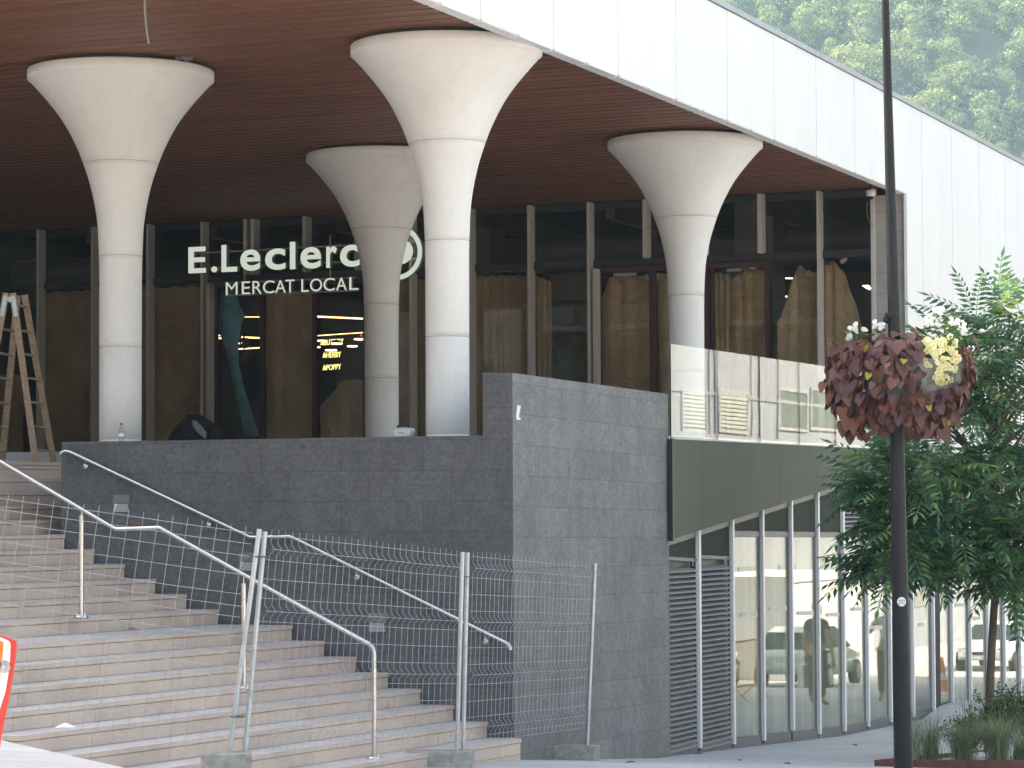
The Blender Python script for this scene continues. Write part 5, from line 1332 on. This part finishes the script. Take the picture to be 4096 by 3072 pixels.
# cars
M['tyre'] = simple('tyre_rubber', (.02, .02, .02), .8); M['carglass'] = simple('car_window', (.03, .04, .045), .08, 0, .7); M['tail'] = emis('tail_light', (1, .07, .04), .3); M['head'] = simple('headlight', (.7, .72, .75), .1, 0, .8)
def car(label, a, s, heading, colr, mat_name, hatch=True, group='cars in the street mirrored by the windows'):
    z = g(s); o = W(a, s, z); c_, s_ = math.cos(heading), math.sin(heading)
    X = Bv * c_ + Nv * s_; Y = Vector((0, 0, 1)).cross(X); Z = Vector((0, 0, 1))
    t = thing('parked_car', label, 'car', o, group)
    mt = MT(mat_name); mt.bsdf(.28, .1, .6); mt.b.inputs['Base Color'].default_value = (*colr, 1); mt.b.inputs['Coat Weight'].default_value = .6; mt = mt.m
    def P(x, y, z_): return o + X * x + Y * y + Z * z_
    L = 4.05 if hatch else 4.5; h = L / 2
    # stations: x, sill z, belt z, half width
    st_ = [(-h, .45, .80, .62), (-h + .12, .30, .95, .76), (-h + .6, .24, .98, .84), (-.6, .22, .96, .86), (.5, .22, .95, .86), (h - 1.0, .22, .92, .84), (h - .35, .26, .82, .78), (h, .42, .62, .6)]
    m_ = MB(); ring = 10
    for (x, zl, zh, w_) in st_:
        for k in range(ring):
            q = [(-1, .15), (-1, .6), (-.94, .92), (-.8, 1), (-.3, 1.02), (.3, 1.02), (.8, 1), (.94, .92), (1, .6), (1, .15)][k]; m_.v.append(tuple(P(x, q[0] * w_, zl + (zh - zl) * q[1])))
    n = len(st_)
    for i in range(n - 1):
        for k in range(ring - 1): m_.f.append((i * ring + k, (i + 1) * ring + k, (i + 1) * ring + k + 1, i * ring + k + 1)); m_.m.append(0); m_.sm.append(True)
        m_.f.append((i * ring + ring - 1, (i + 1) * ring + ring - 1, (i + 1) * ring, i * ring)); m_.m.append(0); m_.sm.append(False)
    m_.f.append(tuple(range(ring))); m_.m.append(0); m_.sm.append(False); m_.f.append(tuple(range((n - 1) * ring, n * ring))[::-1]); m_.m.append(0); m_.sm.append(False)
    m_.build('body', mt, t)
    rb_ = -h + .18 if hatch else -h + .75
    m_ = MB(); cab = [(rb_, .94, .70), (rb_ + .35, 1.36, .58), (rb_ + .9, 1.47, .58), (.3, 1.46, .57), (.65, 1.36, .56), (1.25, .92, .72)]
    lo = [P(x, y * w_, z_) for x, z_, w_ in cab for y in (-1, 1)]; m_.v = [tuple(v) for v in lo]
    for i in range(len(cab) - 1): m_.f.append((2 * i, 2 * i + 2, 2 * i + 3, 2 * i + 1)); m_.m.append(1 if i in (0, 4) else 0); m_.sm.append(False)
    m_.f.append(tuple(range(0, 12, 2))[::-1]); m_.m.append(1); m_.sm.append(False); m_.f.append(tuple(range(1, 12, 2))); m_.m.append(1); m_.sm.append(False)
    m_.build('cabin', [mt, M['carglass']], t)
    for x in (-h + .75, h - .8):
        for y in (-.8, .8):
            m_ = MB(); c0 = P(x, y, .31); m_.lathe(c0, [(.001, -.1), (.30, -.1), (.31, 0), (.30, .1), (.001, .1)], 24, axis=Y, X=X); w_o = m_.build('wheel', M['tyre'], t)
            m_ = MB(); m_.lathe(c0 + Y * (.11 if y > 0 else -.11), [(.001, -.01), (.19, -.01), (.19, .01), (.001, .01)], 20, axis=Y, X=X); m_.build('rim', M['galv'], w_o)
    for y in (-.60, .60):
        m_ = MB(); m_.box(P(-h + .06, y, .86), .12, .17, .22, X, Y, Z); m_.build('tail_light', M['tail'], t, .03)
        m_ = MB(); m_.box(P(h - .22, y, .68), .3, .3, .16, X, Y, Z); m_.build('headlight', M['head'], t, .04)
    m_ = MB(); m_.box(P(-h - .005, 0, .62), .02, .5, .11, X, Y, Z); m_.box(P(h + .005, 0, .45), .02, .5, .11, X, Y, Z); m_.build('number_plate', M['white_p'], t)
    m_ = MB(); m_.box(P(h - .03, 0, .56), .06, .8, .10, X, Y, Z); m_.build('grille', M['tyre'], t)
    return t
car('mint green hatchback with lit red tail lights', -2.4, 66, 0, (.48, .62, .56), 'mint_car_paint')
car('silver grey car parked beyond the yellow barrier', -0.6, 62, .05, (.35, .35, .37), 'silver_car_paint')
car('white saloon car facing the camera', -3.0, 84, math.pi, (.75, .75, .76), 'white_car_paint', False)

# yellow barrier and traffic cone
M['yellow'] = simple('yellow_paint', (.75, .42, .02), .4)
o = W(-6.6, 47.8, g(47.8)); yb = thing('crowd_barrier', 'yellow steel crowd barrier mirrored in the first street window', 'barrier', o)
m_ = MB(); m_.tube([o + Bv * -.9, o + Bv * -.9 + Vector((0, 0, 1.05)), o + Bv * .9 + Vector((0, 0, 1.05)), o + Bv * .9], .02, 8); m_.tube([o + Bv * -.9 + Vector((0, 0, .25)), o + Bv * .9 + Vector((0, 0, .25))], .015, 8)
for x in np.linspace(-.8, .8, 14): m_.tube([o + Bv * x + Vector((0, 0, .25)), o + Bv * x + Vector((0, 0, 1.05))], .008, 6)
m_.build('frame', M['yellow'], yb)
m_ = MB()
for x in (-.6, .6): m_.tube([o + Bv * x + Nv * -.25 + Vector((0, 0, .02)), o + Bv * x + Vector((0, 0, .25)), o + Bv * x + Nv * .25 + Vector((0, 0, .02))], .015, 6)
m_.build('foot', M['yellow'], yb)
o = W(-6.2, 64, g(64)); tc = thing('traffic_cone', 'orange and white traffic cone mirrored beside the lamp post', 'traffic cone', o)
m_ = MB(); m_.lathe(o, [(.20, .03), (.13, .04), (.105, .25)], 20); m_.lathe(o, [(.085, .42), (.055, .62), (.03, .78), (.001, .79)], 20); m_.box(o + Vector((0, 0, .015)), .42, .42, .03); m_.build('cone', M['orange_p'], tc)
m_ = MB(); m_.lathe(o, [(.105, .25), (.085, .42)], 20); m_.build('white_band', M['white_p'], tc)

# tall block added out of frame on the left, shaped to shade the steps
nb = thing('shade_block', 'tall pale block added left of the market hall to shade the steps, outside the frame', 'building', W(-40, 35, -2))
m_ = MB(); m_.prism([W(-31, 13.9, -4), W(-31, 62, -4), W(-50, 62, -4), W(-50, 24.6, -4)], Vector((0, 0, 31))); m_.build('wall', M['render2'], nb)
for z in np.arange(-.5, 25, 3.1):
    m_ = MB()
    for q in np.arange(16, 60, 3.4): m_.abox(-31, -30.97, q, q + 1.5, z, z + 1.6)
    w_ = m_.build('window_row', M['winglass'], nb); w_['kind'] = 'stuff'

# two people on the pavement beyond the right edge, seen mirrored
M['skin'] = simple('skin', (.42, .25, .18), .55, var=.05); M['hair'] = simple('dark_hair', (.03, .022, .018), .6)
def person(label, a, s, face, shirt, trousers, arm_out, bagc, sleeve=True):
    z = g(s); o = W(a, s, z); X = (Bv * math.cos(face) + Nv * math.sin(face)); Y = Vector((0, 0, 1)).cross(X)   # X forward, Y left
    t = thing('person', label, 'person', o)
    def P(x, y, z_): return o + X * x + Y * y + Vector((0, 0, z_))
    def skin_mesh(nodes, edges, name, mat, par, sub=2):
        me = bpy.data.meshes.new(name); me.from_pydata([tuple(n_[0]) for n_ in nodes], edges, []); ob_ = bpy.data.objects.new(name, me); COL.objects.link(ob_)
        ob_.modifiers.new('k', 'SKIN'); sv_ = me.skin_vertices[0].data
        for i, n_ in enumerate(nodes): sv_[i].radius = (n_[1], n_[2] if len(n_) > 2 else n_[1])
        sv_[0].use_root = True
        ss_ = ob_.modifiers.new('s', 'SUBSURF'); ss_.levels = sub; ss_.render_levels = sub
        me.materials.append(mat); ob_.parent = par; ob_.matrix_parent_inverse = par.matrix_basis.inverted(); return ob_
    hand_l = P(.62, .28, 1.30) if arm_out else P(.06, .30, .80)
    elb_l = P(.34, .26, 1.22) if arm_out else P(-.02, .29, 1.08)
    N_ = [(P(0, 0, .95), .15, .11), (P(0, 0, 1.12), .125, .10), (P(0, 0, 1.30), .16, .11), (P(0, 0, 1.44), .09, .08), (P(.01, 0, 1.50), .055), (P(.02, 0, 1.58), .075, .085), (P(.02, 0, 1.66), .085, .095), (P(.01, 0, 1.735), .05),
          (P(0, .18, 1.41), .06), (elb_l, .042), (hand_l, .028), (P(0, -.18, 1.41), .06), (P(-.03, -.26, 1.12), .042), (P(.05, -.27, .86), .028),
          (P(0, .10, .88), .095), (P(.01, .11, .48), .06), (P(-.02, .11, .09), .04), (P(.14, .12, .03), .035), (P(0, -.10, .88), .095), (P(.01, -.11, .48), .06), (P(-.02, -.11, .09), .04), (P(.14, -.12, .03), .035)]
    E_ = [(0, 1), (1, 2), (2, 3), (3, 4), (4, 5), (5, 6), (6, 7), (3, 8), (8, 9), (9, 10), (3, 11), (11, 12), (12, 13), (0, 14), (14, 15), (15, 16), (16, 17), (0, 18), (18, 19), (19, 20), (20, 21)]
    skin_mesh(N_, E_, 'body', M['skin'], t)
    sh = [(P(0, 0, 1.0), .165, .125), (P(0, 0, 1.15), .14, .115), (P(0, 0, 1.30), .175, .125), (P(0, 0, 1.43), .10, .09), (P(0, .18, 1.415), .075), (P(0, .22, 1.27) if not arm_out else P(.16, .24, 1.33), .062), (P(0, -.18, 1.415), .075), (P(-.01, -.225, 1.27), .062)]
    skin_mesh(sh, [(0, 1), (1, 2), (2, 3), (3, 4), (4, 5), (3, 6), (6, 7)], 'shirt', shirt, t)
    tr_ = [(P(0, 0, .97), .16, .12), (P(0, .10, .86), .108), (P(.01, .11, .48), .078), (P(-.02, .11, .14), .062), (P(0, -.10, .86), .108), (P(.01, -.11, .48), .078), (P(-.02, -.11, .14), .062)]
    skin_mesh(tr_, [(0, 1), (1, 2), (2, 3), (0, 4), (4, 5), (5, 6)], 'trousers', trousers, t)
    skin_mesh([(P(-.03, 0, 1.62), .095), (P(-.01, 0, 1.72), .095, .09), (P(.02, 0, 1.76), .06)], [(0, 1), (1, 2)], 'hair', M['hair'], t)
    # fingers on both hands
    for hp, fw_ in ((hand_l, (X if arm_out else Vector((0, 0, -1)))), (P(.05, -.27, .86), Vector((0, 0, -1)))):
        sidev = Y if arm_out and hp is hand_l else X
        m_ = MB(); m_.box(hp + fw_ * .045, .085, .03, .10, sidev, fw_.cross(sidev), fw_)
        for k in range(4):
            b_ = hp + fw_ * .09 + sidev * (-.03 + .02 * k); L_ = (.06, .075, .07, .055)[k]; m_.tube([b_, b_ + fw_ * L_ * .6, b_ + fw_ * L_ * .95 + fw_.cross(sidev) * .015], [.0085, .008, .006], 6)
        b_ = hp + fw_ * .02 - sidev * .04; m_.tube([b_, b_ - sidev * .025 + fw_ * .03, b_ - sidev * .03 + fw_ * .06], [.01, .009, .007], 6); m_.build('hand', M['skin'], t, .004)
    # face
    m_ = MB(); m_.tube([P(.105, 0, 1.645), P(.125, 0, 1.60)], [.008, .014], 6); m_.build('nose', M['skin'], t)
    m_ = MB(); [m_.lathe(P(.095, y, 1.65), [(.001, -.008), (.01, 0), (.001, .008)], 8) for y in (-.032, .032)]; m_.box(P(.098, 0, 1.565), .012, .045, .009, X, Y); m_.build('eyes_and_mouth', M['hair'], t)
    m_ = MB(); c = P(.05, -.27, .50); m_.box(c, .34, .12, .40, X, Y)
    bagt = thing('shopping_bag', ('white' if bagc is M['white_p'] else 'red') + ' paper shopping bag held by the mirrored person ' + ('in the dark shirt' if bagc is M['white_p'] else 'with the outstretched arm'), 'shopping bag', c)
    m_.build('bag', bagc, bagt, .005)
    m_ = MB(); m_.tube([c + X * -.08 + Vector((0, 0, .2)), c + X * -.05 + Vector((0, 0, .33)), c + X * .05 + Vector((0, 0, .33)), c + X * .08 + Vector((0, 0, .2))], .004, 6); m_.build('handle', bagc, bagt)
    return bagt, c, X, Y
M['darkcloth'] = simple('dark_cloth', (.03, .032, .035), .8); M['whitecloth'] = simple('white_cloth', (.66, .66, .64), .8); M['greycloth'] = simple('grey_cloth', (.06, .06, .065), .8)
bgt, c, X, Y = person('person in a dark shirt and trousers standing with a white shopping bag', -8.35, 46.4, -.35, M['darkcloth'], M['greycloth'], False, M['white_p'])
# round emblem on the white bag
for sd in (-1, 1):
    m_ = MB(); cc_ = c + Y * (sd * .0615) + Vector((0, 0, .06)); m_.lathe(cc_, [(.075, 0), (.095, 0)], 28, axis=Y, X=X, smooth=False); m_.lathe(cc_, [(.001, 0), (.05, 0)], 20, axis=Y, X=X, smooth=False, ry=.8)
    m_.m = [0] * 28 + [1] * 20; m_.build('emblem', [M['decal_d'], M['orange_p']], bgt)
person('person in white top with one arm stretched out and a red bag', -9.0, 48.6, math.pi + .1, M['whitecloth'], M['greycloth'], True, M['red_p'])

# more street trees of the row, beyond the right edge, mirrored in the windows
for k_, (a_, s_) in enumerate(((-7.4, 48.8), (-7.2, 55.2), (-7.3, 62.0), (-7.3, 69.5))):
    src = AS(tb0); new = W(a_, s_, g(s_)); r2 = tr.copy(); COL.objects.link(r2); r2.location = new; r2.rotation_euler = (0, 0, 1.3 + 1.1 * k_)
    tag(r2, NTH[k_] + ' street tree of the row beyond the planter, mirrored in the street windows', 'tree', 'street trees along the pavement')
    for ch in tr.children:
        c_ = ch.copy(); COL.objects.link(c_); c_.parent = r2
tr['group'] = 'street trees along the pavement'

# ------------------------------------------------------------------ air: even haze round everything
m_ = MB(); m_.box(Vector((50, 655, 348)), 1900, 1950, 709.2)
t = MT('haze_air'); pv = t.n('VolumePrincipled'); pv.inputs['Density'].default_value = .00020; pv.inputs['Color'].default_value = (.46, .73, 1, 1); pv.inputs['Anisotropy'].default_value = .3
t.l(pv.outputs[0], t.out.inputs['Volume'])
HZ = tag(m_.build('haze', t.m), 'pale even haze over the street and the hillside', 'haze', kind='stuff')
